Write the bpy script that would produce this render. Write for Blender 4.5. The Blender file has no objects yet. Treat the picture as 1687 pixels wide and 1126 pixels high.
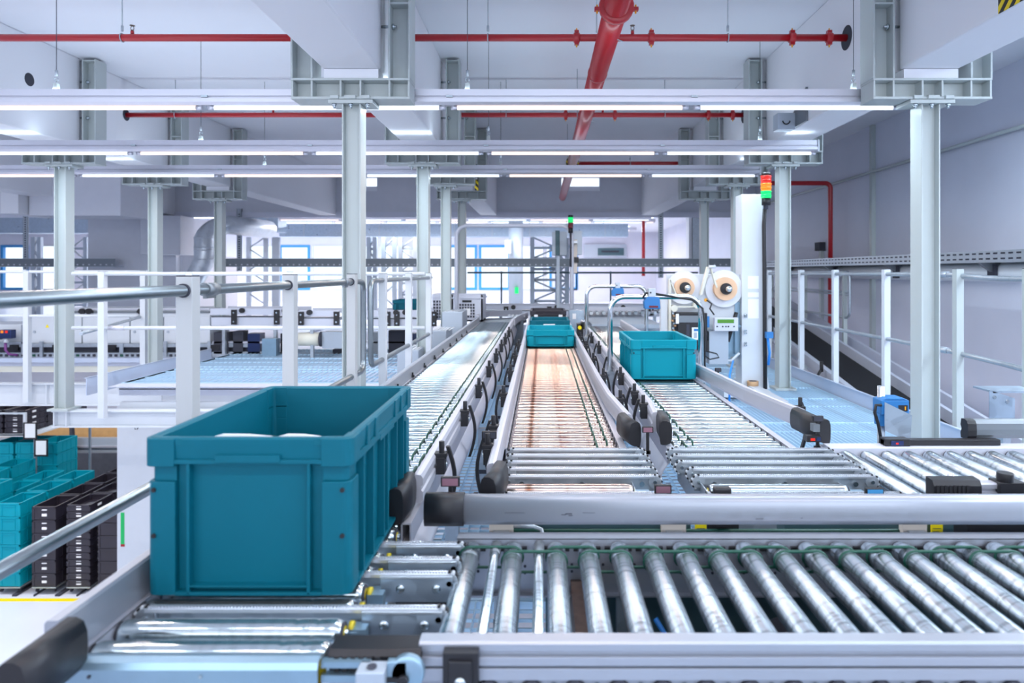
import bpy, math, random
from mathutils import Vector, Matrix
random.seed(7)
PI = math.pi
S = bpy.context.scene
COL = S.collection
# ---------------------------------------------------------------- camera, world, exposure
CZ = 5.45                      # eye height above the hall floor; all z below are given relative to the eye
F, VX, VY = 1125.0, 892.0, 448.0   # focal length and vanishing point in pixels of the 1687x1126 frame
cam = bpy.data.cameras.new('camera'); camo = bpy.data.objects.new('camera', cam); COL.objects.link(camo)
camo.location = (0, 0, CZ); camo.rotation_euler = (PI/2, 0, 0)
cam.sensor_width = 36; cam.lens = 36*F/1687
cam.shift_x = -(VX-843.5)/1687; cam.shift_y = -(563-VY)/1687
cam.clip_start = .05; cam.clip_end = 200
cam.dof.use_dof = True; cam.dof.focus_distance = 3.0; cam.dof.aperture_fstop = 3.2
S.camera = camo
w = bpy.data.worlds.new('sky'); S.world = w; w.use_nodes = True
bg = w.node_tree.nodes['Background']; bg.inputs[0].default_value = (.78, .88, 1, 1); bg.inputs[1].default_value = 1.6
S.view_settings.view_transform = 'Standard'; S.view_settings.look = 'None'
S.view_settings.gamma = 1; S.view_settings.exposure = 0.05
S.view_settings.use_curve_mapping = False
S.cycles.max_bounces = 8; S.cycles.diffuse_bounces = 4; S.cycles.glossy_bounces = 4
S.cycles.transparent_max_bounces = 12; S.cycles.use_denoising = True
S.cycles.sample_clamp_indirect = 6; S.cycles.caustics_reflective = False; S.cycles.caustics_refractive = False

def lamp(name, loc, size, energy, col, rot=(0, 0, 0)):
    l = bpy.data.lights.new(name, 'AREA'); l.shape = 'RECTANGLE'; l.size, l.size_y = size
    l.energy = energy; l.color = col
    o = bpy.data.objects.new(name, l); COL.objects.link(o)
    o.location = (loc[0], loc[1], loc[2]+CZ); o.rotation_euler = rot
    return o
# added fill lamp behind the photographer, tilted up to lift the ceiling (the strip lights carry their own lamps)
lamp('ceiling_fill_behind', (-2.0, -4.5, 1.1), (12, 1.6), 350, (.80, .89, 1), (PI/2+.75, 0, 0))
WARM, COOL = (1, .80, .68), (.72, .88, 1)

# ---------------------------------------------------------------- materials
def mat(name, col, rough=.5, metal=0., emit=None, es=0., bump=0., bscale=60., var=0., vscale=8., coat=0.):
    m = bpy.data.materials.new(name); m.use_nodes = True
    nt = m.node_tree; b = nt.nodes['Principled BSDF']
    b.inputs['Base Color'].default_value = (*col, 1); b.inputs['Roughness'].default_value = rough
    b.inputs['Metallic'].default_value = metal
    if coat: b.inputs['Coat Weight'].default_value = coat
    if emit: b.inputs['Emission Color'].default_value = (*emit, 1); b.inputs['Emission Strength'].default_value = es
    tc = nt.nodes.new('ShaderNodeTexCoord')
    if var:
        n = nt.nodes.new('ShaderNodeTexNoise'); n.inputs['Scale'].default_value = vscale; n.inputs['Detail'].default_value = 5
        nt.links.new(tc.outputs['Object'], n.inputs['Vector'])
        r = nt.nodes.new('ShaderNodeMapRange'); r.inputs[1].default_value = .3; r.inputs[2].default_value = .7
        r.inputs[3].default_value = 1-var; r.inputs[4].default_value = 1+var*.5
        nt.links.new(n.outputs[0], r.inputs[0])
        x = nt.nodes.new('ShaderNodeMix'); x.data_type = 'RGBA'; x.blend_type = 'MULTIPLY'; x.inputs[0].default_value = 1
        x.inputs[6].default_value = (*col, 1); nt.links.new(r.outputs[0], x.inputs[7])
        nt.links.new(x.outputs[2], b.inputs['Base Color'])
    if bump:
        n = nt.nodes.new('ShaderNodeTexNoise'); n.inputs['Scale'].default_value = bscale
        nt.links.new(tc.outputs['Object'], n.inputs['Vector'])
        q = nt.nodes.new('ShaderNodeBump'); q.inputs['Strength'].default_value = bump; q.inputs['Distance'].default_value = .01
        nt.links.new(n.outputs[0], q.inputs['Height']); nt.links.new(q.outputs[0], b.inputs['Normal'])
    return m

def rgb(r, g, b):
    f = lambda c: ((c/255+.055)/1.055)**2.4 if c > 10 else c/255/12.92
    return (f(r), f(g), f(b))

M = {}
M['wall'] = mat('painted_wall', rgb(226, 228, 242), .75, var=.04, vscale=1.5)
M['ceil'] = mat('ceiling_paint', rgb(240, 242, 250), .8, var=.03, vscale=.8)
M['beam'] = mat('beam_paint', rgb(240, 241, 247), .7, var=.02, vscale=1)
M['fascia'] = mat('fascia_paint', rgb(222, 224, 234), .7, var=.02)
M['hallfloor'] = mat('hall_floor', rgb(224, 228, 240), .25, var=.03, vscale=.7)
M['darkfloor'] = mat('dark_floor', rgb(70, 72, 82), .5, var=.2)
M['steelgrey'] = mat('grey_paint', rgb(186, 194, 194), .42, var=.02)
M['white'] = mat('white_paint', rgb(214, 219, 226), .4, var=.02)
M['cream'] = mat('cream_paint', rgb(230, 228, 214), .5)
M['red'] = mat('red_paint', rgb(178, 22, 34), .3, coat=.3)
M['teal'] = mat('teal_plastic', rgb(0, 95, 114), .5, var=.04, vscale=5)
M['tealb'] = mat('light_teal_plastic', rgb(0, 146, 166), .45)
M['black'] = mat('black_plastic', rgb(27, 26, 31), .45)
M['rubber'] = mat('dark_rubber', rgb(30, 30, 34), .7)
M['crateblk'] = mat('black_crate_plastic', rgb(44, 40, 50), .4)
M['alu'] = mat('anodised_aluminium', rgb(212, 212, 222), .38, metal=.55, var=.04, vscale=3)
M['aludark'] = mat('grey_anodised_aluminium', rgb(128, 134, 140), .4, metal=.6)
M['lilac'] = mat('pale_cover', rgb(208, 212, 226), .4, var=.02)
M['chrome'] = mat('chromed_steel', rgb(222, 226, 226), .12, metal=1)
M['bolt'] = mat('bolt_steel', rgb(190, 200, 205), .25, metal=1)
M['yellow'] = mat('yellow_plastic', rgb(205, 185, 40), .5)
M['yellowlabel'] = mat('yellow_label', rgb(250, 225, 0), .5)
M['orange'] = mat('orange_plastic', rgb(235, 160, 20), .5)
M['greenbelt'] = mat('green_belt', rgb(14, 76, 62), .5)
M['blue'] = mat('blue_housing', rgb(44, 120, 186), .4)
M['windowblue'] = mat('blue_frame', rgb(60, 150, 215), .4)
M['dkblue'] = mat('dark_blue', rgb(20, 40, 90), .4)
M['paper'] = mat('paper', rgb(245, 245, 248), .7)
M['kraft'] = mat('kraft_paper', rgb(238, 196, 160), .7)
M['wood'] = mat('plywood', rgb(205, 160, 105), .6, var=.1)
M['tan'] = mat('tan_tape', rgb(200, 160, 120), .6)
M['box'] = mat('grey_enclosure', rgb(176, 186, 198), .45, metal=.3)
M['paleblue'] = mat('pale_blue_zinc', rgb(150, 178, 196), .32, metal=.7, var=.1)
M['brown'] = mat('brown_stained_metal', rgb(110, 88, 80), .55, var=.35, vscale=30)
M['darkteal'] = mat('dark_teal_plate', rgb(72, 100, 108), .45, metal=.3, var=.1)
M['beige'] = mat('beige_tray', rgb(222, 210, 200), .5)
M['railw'] = mat('pale_guide_rail', rgb(200, 200, 210), .36, metal=.35, var=.04, vscale=4)
M['post'] = mat('post_paint', rgb(186, 188, 190), .45)
M['rail'] = mat('anodised_guide_rail', rgb(168, 173, 184), .36, metal=.45, var=.05, vscale=4)
M['deck'] = mat('pale_deck_sheet', rgb(202, 212, 232), .35, metal=.2, var=.05, vscale=2)
M['tube'] = mat('galvanised_tube', rgb(142, 150, 154), .3, metal=.9, var=.08, vscale=12)
M['film'] = mat('clear_disc', rgb(226, 230, 240), .25, coat=.3)
M['lcd'] = mat('lcd', rgb(70, 120, 40), .3, emit=rgb(90, 160, 40), es=.3)
M['greenmark'] = mat('green_marking', rgb(20, 190, 100), .5)
M['purple'] = mat('purple_cable', rgb(120, 60, 130), .4)
M['cable'] = mat('black_cable', rgb(22, 22, 26), .5)
M['bluecable'] = mat('blue_cable', rgb(30, 130, 220), .4)
M['dark'] = mat('dark_hollow', rgb(60, 62, 74), .8)
M['redglow'] = mat('red_lens', rgb(190, 25, 20), .3, emit=(1, .05, .02), es=.4)
M['ambglow'] = mat('amber_lens', rgb(240, 110, 10), .3, emit=(1, .30, .02), es=.6)
M['grnglow'] = mat('green_lens', rgb(20, 170, 80), .3, emit=(.0, .75, .2), es=.8)
M['redoff'] = mat('red_lens_off', rgb(110, 20, 30), .3)
M['tubecool'] = mat('cool_tube', (1, 1, 1), .4, emit=(.86, .94, 1), es=1.3)
M['tubewarm'] = mat('warm_tube', (1, 1, 1), .4, emit=(1, .80, .70), es=1.25)
M['tubecool'].node_tree.nodes['Principled BSDF'].inputs['Base Color'].default_value = (.5, .5, .5, 1)
M['tubewarm'].node_tree.nodes['Principled BSDF'].inputs['Base Color'].default_value = (.5, .45, .42, 1)

def galv(name, col, rough, scale=40):
    m = mat(name, col, rough, metal=.75)
    nt = m.node_tree; b = nt.nodes['Principled BSDF']
    tc = nt.nodes.new('ShaderNodeTexCoord'); v = nt.nodes.new('ShaderNodeTexVoronoi'); v.inputs['Scale'].default_value = scale
    nt.links.new(tc.outputs['Object'], v.inputs['Vector'])
    r = nt.nodes.new('ShaderNodeMapRange'); r.inputs[3].default_value = rough-.1; r.inputs[4].default_value = rough+.15
    nt.links.new(v.outputs['Color'], r.inputs[0]); nt.links.new(r.outputs[0], b.inputs['Roughness'])
    x = nt.nodes.new('ShaderNodeMix'); x.data_type = 'RGBA'; x.inputs[6].default_value = (*[c*.82 for c in col], 1); x.inputs[7].default_value = (*col, 1)
    nt.links.new(v.outputs['Color'], x.inputs[0]); nt.links.new(x.outputs[2], b.inputs['Base Color'])
    return m
M['galv'] = galv('galvanised_steel', rgb(190, 198, 206), .38)
M['zincblue'] = galv('zinc_plate', rgb(176, 192, 208), .35, 25)
M['grate'] = mat('grating_zinc', rgb(192, 224, 246), .4, metal=.0)
M['track'] = mat('bright_track', rgb(225, 230, 238), .3, metal=.7)
M['duct'] = galv('spiral_duct', rgb(220, 226, 232), .4, 12)

def roller_mat(name, col, bands, rough=.2, axis='X', rust=None, rnd=7.0, lo=.62, rings=False):
    """polished tube with faint wear rings along its axis (object space)"""
    m = mat(name, col, rough, metal=.92)
    nt = m.node_tree; b = nt.nodes['Principled BSDF']
    tc = nt.nodes.new('ShaderNodeTexCoord'); sp = nt.nodes.new('ShaderNodeSeparateXYZ')
    nt.links.new(tc.outputs['Object'], sp.inputs[0])
    n = nt.nodes.new('ShaderNodeTexNoise'); n.noise_dimensions = '1D'; n.inputs['Scale'].default_value = bands
    n.inputs['Detail'].default_value = 1
    oi = nt.nodes.new('ShaderNodeObjectInfo'); mu = nt.nodes.new('ShaderNodeMath'); mu.operation = 'MULTIPLY_ADD'
    mu.inputs[1].default_value = rnd
    nt.links.new(oi.outputs['Random'], mu.inputs[0]); nt.links.new(sp.outputs[axis], mu.inputs[2]); nt.links.new(mu.outputs[0], n.inputs['W'])
    cr = nt.nodes.new('ShaderNodeValToRGB'); cr.color_ramp.elements[0].position = .38; cr.color_ramp.elements[1].position = .47 if rings else .5
    cr.color_ramp.elements[0].color = (*[c*lo for c in col], 1); cr.color_ramp.elements[1].color = (*col, 1)
    nt.links.new(n.outputs[0], cr.inputs[0])
    last = cr.outputs[0]
    if rust:
        for (c0, w0, rc, amt) in rust:
            d = nt.nodes.new('ShaderNodeMath'); d.operation = 'SUBTRACT'; d.inputs[1].default_value = c0
            a = nt.nodes.new('ShaderNodeMath'); a.operation = 'ABSOLUTE'
            g = nt.nodes.new('ShaderNodeMapRange'); g.inputs[1].default_value = 0; g.inputs[2].default_value = w0
            g.inputs[3].default_value = amt; g.inputs[4].default_value = 0
            nt.links.new(sp.outputs[axis], d.inputs[0]); nt.links.new(d.outputs[0], a.inputs[0]); nt.links.new(a.outputs[0], g.inputs[0])
            x = nt.nodes.new('ShaderNodeMix'); x.data_type = 'RGBA'; x.inputs[7].default_value = (*rc, 1)
            nt.links.new(g.outputs[0], x.inputs[0]); nt.links.new(last, x.inputs[6]); last = x.outputs[2]
    nt.links.new(last, b.inputs['Base Color'])
    return m
M['roller'] = roller_mat('roller_steel', rgb(198, 208, 210), 60, .14, rnd=0, lo=.9)
M['rollerwarm'] = roller_mat('worn_warmlit_roller_steel', rgb(202, 186, 176), 50, .16, rnd=0, lo=.88,  # warm base tint paints in warm tube reflections and dirt; rust bands are stains
                             rust=[(.078, .016, rgb(96, 56, 34), .95), (.078, .045, rgb(150, 100, 74), .35), (.192, .006, rgb(120, 76, 54), .6), (.30, .012, rgb(150, 104, 80), .3)])
M['rollery'] = roller_mat('roller_steel_cross', rgb(206, 216, 224), 80, .26, axis='Y', lo=.66, rings=True)

def glass_mat():
    m = bpy.data.materials.new('window_glass'); m.use_nodes = True; nt = m.node_tree
    o = nt.nodes['Material Output']; nt.nodes.remove(nt.nodes['Principled BSDF'])
    t = nt.nodes.new('ShaderNodeBsdfTransparent'); g = nt.nodes.new('ShaderNodeBsdfGlossy'); g.inputs['Roughness'].default_value = .05
    x = nt.nodes.new('ShaderNodeMixShader'); x.inputs[0].default_value = .06
    nt.links.new(t.outputs[0], x.inputs[1]); nt.links.new(g.outputs[0], x.inputs[2]); nt.links.new(x.outputs[0], o.inputs['Surface'])
    return m
M['glass'] = glass_mat()

def stripes():
    m = mat('hazard_stripes', rgb(235, 205, 20), .5); nt = m.node_tree; b = nt.nodes['Principled BSDF']
    tc = nt.nodes.new('ShaderNodeTexCoord'); sp = nt.nodes.new('ShaderNodeSeparateXYZ'); nt.links.new(tc.outputs['Object'], sp.inputs[0])
    a = nt.nodes.new('ShaderNodeMath'); a.operation = 'ADD'; nt.links.new(sp.outputs['Y'], a.inputs[0]); nt.links.new(sp.outputs['Z'], a.inputs[1])
    a2 = nt.nodes.new('ShaderNodeMath'); a2.operation = 'ADD'; nt.links.new(a.outputs[0], a2.inputs[0]); nt.links.new(sp.outputs['X'], a2.inputs[1])
    q = nt.nodes.new('ShaderNodeMath'); q.operation = 'MULTIPLY'; q.inputs[1].default_value = 14; nt.links.new(a2.outputs[0], q.inputs[0])
    fr = nt.nodes.new('ShaderNodeMath'); fr.operation = 'FRACT'; nt.links.new(q.outputs[0], fr.inputs[0])
    gt = nt.nodes.new('ShaderNodeMath'); gt.operation = 'GREATER_THAN'; gt.inputs[1].default_value = .5; nt.links.new(fr.outputs[0], gt.inputs[0])
    x = nt.nodes.new('ShaderNodeMix'); x.data_type = 'RGBA'; x.inputs[6].default_value = (*rgb(238, 208, 20), 1); x.inputs[7].default_value = (.015, .015, .015, 1)
    nt.links.new(gt.outputs[0], x.inputs[0]); nt.links.new(x.outputs[2], b.inputs['Base Color'])
    return m
M['hazard'] = stripes()
for k_ in ('teal', 'tealb'): M[k_].node_tree.nodes['Principled BSDF'].inputs['Specular IOR Level'].default_value = .22

# ---------------------------------------------------------------- mesh builder
class MB:
    def __init__(s):
        s.v = []; s.f = []; s.m = []; s.s = []; s.mats = []
    def _mi(s, m):
        if m not in s.mats: s.mats.append(m)
        return s.mats.index(m)
    def add(s, verts, faces, m, smooth=False):
        o = len(s.v); s.v += [tuple(p) for p in verts]; k = s._mi(m)
        for f in faces:
            s.f.append(tuple(i+o for i in f)); s.m.append(k); s.s.append(smooth)
        return s
    def box(s, x0, x1, y0, y1, z0, z1, m):
        x0, x1 = sorted((x0, x1)); y0, y1 = sorted((y0, y1)); z0, z1 = sorted((z0, z1))
        return s.add([(x0, y0, z0), (x1, y0, z0), (x1, y1, z0), (x0, y1, z0), (x0, y0, z1), (x1, y0, z1), (x1, y1, z1), (x0, y1, z1)],
                     [(0, 3, 2, 1), (4, 5, 6, 7), (0, 1, 5, 4), (1, 2, 6, 5), (2, 3, 7, 6), (3, 0, 4, 7)], m)
    def prism(s, poly, axis, a0, a1, m, smooth=False):
        """poly: 2D points; axis X: (y,z), Y: (x,z), Z: (x,y)"""
        def P(p, a): return (a, p[0], p[1]) if axis == 'X' else (p[0], a, p[1]) if axis == 'Y' else (p[0], p[1], a)
        n = len(poly); vs = [P(p, a0) for p in poly]+[P(p, a1) for p in poly]
        fs = [tuple(range(n)), tuple(range(2*n-1, n-1, -1))]
        s.add(vs, fs, m)
        o = len(s.v)-2*n; k = s._mi(m)
        for i in range(n):
            j = (i+1) % n; s.f.append((o+i, o+n+i, o+n+j, o+j)); s.m.append(k); s.s.append(smooth)
        return s
    def cyl(s, p0, p1, r0, m, r1=None, n=16, caps=True):
        r1 = r0 if r1 is None else r1
        p0, p1 = Vector(p0), Vector(p1); d = (p1-p0).normalized()
        u = d.orthogonal().normalized(); w_ = d.cross(u)
        vs = []
        for p, r in ((p0, r0), (p1, r1)):
            for i in range(n):
                a = 2*PI*i/n; vs.append(p+u*(r*math.cos(a))+w_*(r*math.sin(a)))
        fs = [(i, (i+1) % n, n+(i+1) % n, n+i) for i in range(n)]
        s.add(vs, fs, m, True)
        if caps:
            o = len(s.v)-2*n; k = s._mi(m)
            s.f += [tuple(o+i for i in range(n-1, -1, -1)), tuple(o+n+i for i in range(n))]; s.m += [k, k]; s.s += [False, False]
        return s
    def tube(s, pts, r, m, n=12, closed=False):
        pts = [Vector(p) for p in pts]; N = len(pts); rings = []
        prev = None
        for i, p in enumerate(pts):
            if closed: d = (pts[(i+1) % N]-pts[i-1]).normalized()
            else: d = (pts[min(i+1, N-1)]-pts[max(i-1, 0)]).normalized()
            u = d.orthogonal().normalized() if prev is None else (prev-d*prev.dot(d)).normalized()
            prev = u; w_ = d.cross(u)
            rings.append([p+u*(r*math.cos(2*PI*k/n))+w_*(r*math.sin(2*PI*k/n)) for k in range(n)])
        vs = [q for g in rings for q in g]; fs = []
        for i in range(N if closed else N-1):
            a, b = i*n, ((i+1) % N)*n
            fs += [(a+k, a+(k+1) % n, b+(k+1) % n, b+k) for k in range(n)]
        s.add(vs, fs, m, True)
        if not closed:
            o = len(s.v)-N*n; k = s._mi(m)
            s.f += [tuple(o+i for i in range(n-1, -1, -1)), tuple(o+(N-1)*n+i for i in range(n))]; s.m += [k, k]; s.s += [False, False]
        return s
    def lathe(s, prof, p0, d, m, n=24):
        """prof: (distance along d, radius)"""
        p0, d = Vector(p0), Vector(d).normalized(); u = d.orthogonal().normalized(); w_ = d.cross(u); vs = []
        for t, r in prof:
            for i in range(n):
                a = 2*PI*i/n; vs.append(p0+d*t+u*(r*math.cos(a))+w_*(r*math.sin(a)))
        fs = []
        for q in range(len(prof)-1):
            fs += [(q*n+i, q*n+(i+1) % n, (q+1)*n+(i+1) % n, (q+1)*n+i) for i in range(n)]
        return s.add(vs, fs, m, True)
    def sweep(s, path, prof, m, smooth=False):
        """path: xy(z) points; prof: closed (lateral, z) points"""
        P = [Vector((p[0], p[1], p[2] if len(p) > 2 else 0)) for p in path]; N = len(P); n = len(prof); vs = []
        for i, p in enumerate(P):
            d = (P[min(i+1, N-1)]-P[max(i-1, 0)]); d.z = 0; d.normalize(); u = Vector((d.y, -d.x, 0))
            vs += [p+u*a+Vector((0, 0, b)) for a, b in prof]
        fs = [(i*n+k, i*n+(k+1) % n, (i+1)*n+(k+1) % n, (i+1)*n+k) for i in range(N-1) for k in range(n)]
        s.add(vs, fs, m, smooth)
        o = len(s.v)-N*n; k = s._mi(m)
        s.f += [tuple(o+i for i in range(n-1, -1, -1)), tuple(o+(N-1)*n+i for i in range(n))]; s.m += [k, k]; s.s += [False, False]
        return s

ORG = {}
def tag(o, label=None, cat=None, group=None, kind=None):
    if label: o['label'] = label
    if cat: o['category'] = cat
    if group: o['group'] = group
    if kind: o['kind'] = kind
    return o
def thing(name, loc, label, cat, group=None, kind=None):
    o = bpy.data.objects.new(name, None); COL.objects.link(o); o.empty_display_size = .05
    o.location = (loc[0], loc[1], loc[2]+CZ); ORG[o] = Vector(loc)
    return tag(o, label, cat, group, kind)
def obj(name, mb, parent=None, bev=0, at=None, label=None):
    """links the builder as ONE mesh object. Geometry is in eye-relative space; at = own origin (eye-relative)"""
    if parent is not None:
        org = Vector(at) if at is not None else ORG[parent]
    else:
        xs, ys, zs = zip(*mb.v); org = Vector(at) if at is not None else Vector(((min(xs)+max(xs))/2, (min(ys)+max(ys))/2, min(zs)))
    me = bpy.data.meshes.new(name)
    me.from_pydata([tuple(Vector(p)-org) for p in mb.v], [], mb.f)
    for m in mb.mats: me.materials.append(M[m])
    me.polygons.foreach_set('material_index', mb.m); me.polygons.foreach_set('use_smooth', mb.s)
    me.update()
    import bmesh
    b = bmesh.new(); b.from_mesh(me); bmesh.ops.recalc_face_normals(b, faces=b.faces); b.to_mesh(me); b.free()
    o = bpy.data.objects.new(name, me); COL.objects.link(o)
    if parent is not None:
        o.parent = parent; o.location = org-ORG[parent]
    else: o.location = org+Vector((0, 0, CZ))
    ORG[o] = org
    if bev:
        d = o.modifiers.new('bevel', 'BEVEL'); d.width = bev; d.segments = 2; d.limit_method = 'ANGLE'; d.harden_normals = False
    if label: o['label'] = label
    return o
def solo(name, mb, label, cat, group=None, kind=None, bev=0):
    return tag(obj(name, mb, None, bev), label, cat, group, kind)
def kids(o): return [c for c in list(ORG) if c.parent is o]
def dup(o, loc, parent=None, label=None, rz=None):
    """copy of an object with copies of its children (and theirs); loc eye-relative"""
    ch = CH.get(o)
    if ch is None: ch = CH[o] = kids(o)
    c = o.copy(); COL.objects.link(c); loc = Vector(loc); par = parent if parent is not None else o.parent
    if par is not None: c.parent = par; c.location = loc-ORG[par]
    else: c.location = loc+Vector((0, 0, CZ))
    ORG[c] = loc
    if rz is not None: c.rotation_euler = (0, 0, rz)
    if label: c['label'] = label
    for k in ch:
        g = k.copy(); COL.objects.link(g); g.parent = c; ORG[g] = loc+(ORG[k]-ORG[o]); CH.setdefault(k, kids(k))
        for q in CH[k]:
            h = q.copy(); COL.objects.link(h); h.parent = g; ORG[h] = ORG[g]+(ORG[q]-ORG[k])
    return c
CH = {}
def px(x, y, Y): return ((x-VX)*Y/F, Y, (VY-y)*Y/F)
def pX(x, Y): return (x-VX)*Y/F
def pZ(y, Y): return (VY-y)*Y/F
def arc(c, r, a0, a1, n, plane='XZ'):
    out = []
    for i in range(n+1):
        a = a0+(a1-a0)*i/n; u, v_ = r*math.cos(a), r*math.sin(a)
        out.append((c[0]+u, c[1], c[2]+v_) if plane == 'XZ' else (c[0], c[1]+u, c[2]+v_) if plane == 'YZ' else (c[0]+u, c[1]+v_, c[2]))
    return out
ORD = ['first', 'second', 'third', 'fourth', 'fifth', 'sixth', 'seventh', 'eighth', 'ninth', 'tenth', 'eleventh', 'twelfth', 'thirteenth', 'fourteenth', 'fifteenth']
ZP = -1.15     # platform
ZF = -5.45     # hall floor
ZT = -.632     # transport level
# ================================================================ the setting
def st(name, mb, label=None, bev=0):
    return tag(obj(name, mb, None, bev), label, None, None, 'structure')
st('floor', MB().box(-26, 5.2, -4, 29, ZF-.3, ZF, 'hallfloor'), 'pale glossy floor of the lower hall')
st('ceiling', MB().box(-26, 4.9, -3, 15.2, 2.08, 2.3, 'ceil').box(-26, 4.9, 15.2, 28.4, 1.62, 1.9, 'ceil'), 'white ceiling between the girders')
st('wall_right', MB().box(4.7, 4.9, -3, 28.4, ZF, 2.08, 'wall').box(4.5, 4.7, -3, 15, ZF, -1.54, 'wall'), 'bluish white wall on the right')
st('wall_left', MB().box(-26.2, -26, -3, 28.4, ZF, 2.08, 'wall'), 'white wall far left')
st('wall_front', MB().box(-26, 4.9, -4.6, -4.4, ZF, .2, 'wall').box(-26, -8.2, -4.6, -4.4, .2, 2.08, 'wall'), 'unseen wall added behind the photographer, open above')  # added to hold back sky light from behind; the upper part stays open
# downstand between the two halls, with two high openings
f = MB()
zt, zb, ya, yb = 2.08, 1.24, 15.0, 15.2
X0 = -26.0
for (a, b) in ((pX(600, 15), pX(621, 15)), (pX(925, 15), pX(988, 15))):
    f.box(X0, a, ya, yb, zb, zt, 'fascia'); f.box(a, b, ya, yb, zb, pZ(315, 15), 'fascia'); X0 = b
f.box(X0, 4.7, ya, yb, zb, zt, 'fascia')
f.box(-26, 4.7, ya-.06, ya, zb-.05, zb+.07, 'wall')
st('wall_fascia', f, 'grey downstand wall band across the hall')
# far wall with a band of windows
Yw = 28.0; zs0, zs1 = pZ(478, Yw), pZ(404, Yw)
wins = [(a, a+52) for a in range(404, 900, 55)]+[(905, 952)]
wins = [(-250, -200), (-190, -140), (-130, -80), (-60, -10), (2, 48), (60, 110), (250, 300), (320, 372)]+wins
fw = MB(); X0 = -26
fw.box(-26, 4.7, Yw, Yw+.25, ZF, zs0, 'wall'); fw.box(-26, 4.7, Yw, Yw+.25, zs1, 1.9, 'wall')
for a, b in sorted(wins):
    fw.box(X0, pX(a, Yw), Yw, Yw+.25, zs0, zs1, 'wall'); X0 = pX(b, Yw)
fw.box(X0, 4.7, Yw, Yw+.25, zs0, zs1, 'wall')
st('wall_back', fw, 'far white wall with the band of windows')
for k, (a, b) in enumerate(sorted(wins)):
    xa, xb = pX(a, Yw), pX(b, Yw); t = .1 if a in (459, 734, 789, 905, 2) else .05
    fm = 'windowblue' if t == .1 else 'white'
    m = MB().box(xa, xb, Yw-.04, Yw+.1, zs0, zs0+t, fm).box(xa, xb, Yw-.04, Yw+.1, zs1-t, zs1, fm).box(xa, xa+t, Yw-.04, Yw+.1, zs0+t, zs1-t, fm).box(xb-t, xb, Yw-.04, Yw+.1, zs0+t, zs1-t, fm)
    o = st('window_%d' % (k+1), m, 'window in the far wall')
    obj('pane', MB().box(xa+t, xb-t, Yw+.02, Yw+.03, zs0+t, zs1-t, 'glass'), o)
# ceiling girders (fire clad, white), one segment from column row to column row
ROWS = [4.21, 6.69, 8.27, 9.93]; CX = [-4.675, -1.155, 2.365]
names = {-8.2: 'far left', -4.675: 'left', -1.155: 'middle', 2.365: 'right'}
for X in [-8.2]+CX:
    ys = [-3.0]+ROWS+[15.0]
    for i in range(5):
        g = MB().box(X-.175, X+.175, ys[i]+(.03 if i else 0), ys[i+1]-(.03 if i < 4 else 0), 1.235, 2.08, 'beam')
        o = st('ceiling_beam', g, 'white %s girder' % names[X], bev=.012)
        if i < 4:   # bearing block above the bracket
            pass
        if X == -4.675 and i in (1, 2):
            for (yy, zz, r) in (((6.0, 1.69, .055),), ((7.4, 1.70, .06),))[i-1]:
                s_ = MB().lathe([(0, r+.003), (.001, r+.001), (.0015, r-.004), (.0005, 0)], (X+.1765, yy, zz), (1, 0, 0), 'dark', 20)
                obj('pipe_sleeve', s_, o)
        if X == 2.365 and i in (1, 2):
            yy, zz = ((4.9, 1.68), (7.4, 1.70))[i-1]
            s_ = MB().lathe([(0, .088), (.001, .086), (.0015, .08), (.0005, 0)], (X-.1765, yy, zz), (-1, 0, 0), 'dark', 24)
            obj('pipe_sleeve', s_, o)
        if X == 2.365 and i == 0:   # hazard tape on the lower edge and steel plate
            obj('hazard_tape', MB().box(X-.178, X-.1745, 2.9, 3.27, 1.235, 1.305, 'hazard'), o, label='yellow and black hazard tape')

# grating of the walkways: bearing bars along Y and cross rods
def grating(x0, x1, y0, y1, z, p=.034, q=.11, lab=''):
    g = MB(); x = x0
    while x < x1: g.box(x, x+.004, y0, y1, z-.03, z, 'grate'); x += p
    y = y0
    while y < y1: g.box(x0, x1, y, y+.006, z-.012, z-.001, 'grate'); y += q
    y = y0
    while y < y1: g.box(x0, x1, y-.012, y+.012, z-.035, z+.001, 'grate'); y += 1.0
    for X in (x0, x1): g.box(X-.004, X+.004, y0, y1, z-.035, z+.002, 'grate')
    return st('floor_grating', g, lab)
grating(.98, 2.72, 1.2, 13.5, ZP, .034, .93, lab='galvanised walkway grating right of the conveyors')
grating(-.98, .96, .4, 13.5, ZP, .05, .06, lab='galvanised grating under the conveyors')
grating(-4.3, -1.0, 7.0, 10.1, ZP+.012, .06, .4, lab='galvanised grating left of the conveyors')
sb = MB()
for X in (-1.0, .97, 2.74): sb.box(X-.05, X+.05, 0, 14, ZP-.24, ZP-.04, 'steelgrey')
for y in (1.5, 3.0, 4.6, 6.9, 9, 11, 13.4): sb.box(-1.0, 2.74, y-.04, y+.04, ZP-.2, ZP-.04, 'steelgrey')
st('floor_substructure', sb, 'steel beams carrying the walkway grating')
st('floor_platform', MB().box(-4.3, -1.06, 7.2, 15, ZP-.03, ZP-.002, 'deck').box(-12, -4.6, 9.4, 15, ZP-.1, ZP-.04, 'deck').box(-26, 4.5, 15.3, 28, ZP-.3, ZP-.04, 'hallfloor'), 'sheet steel platform on the left')
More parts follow.
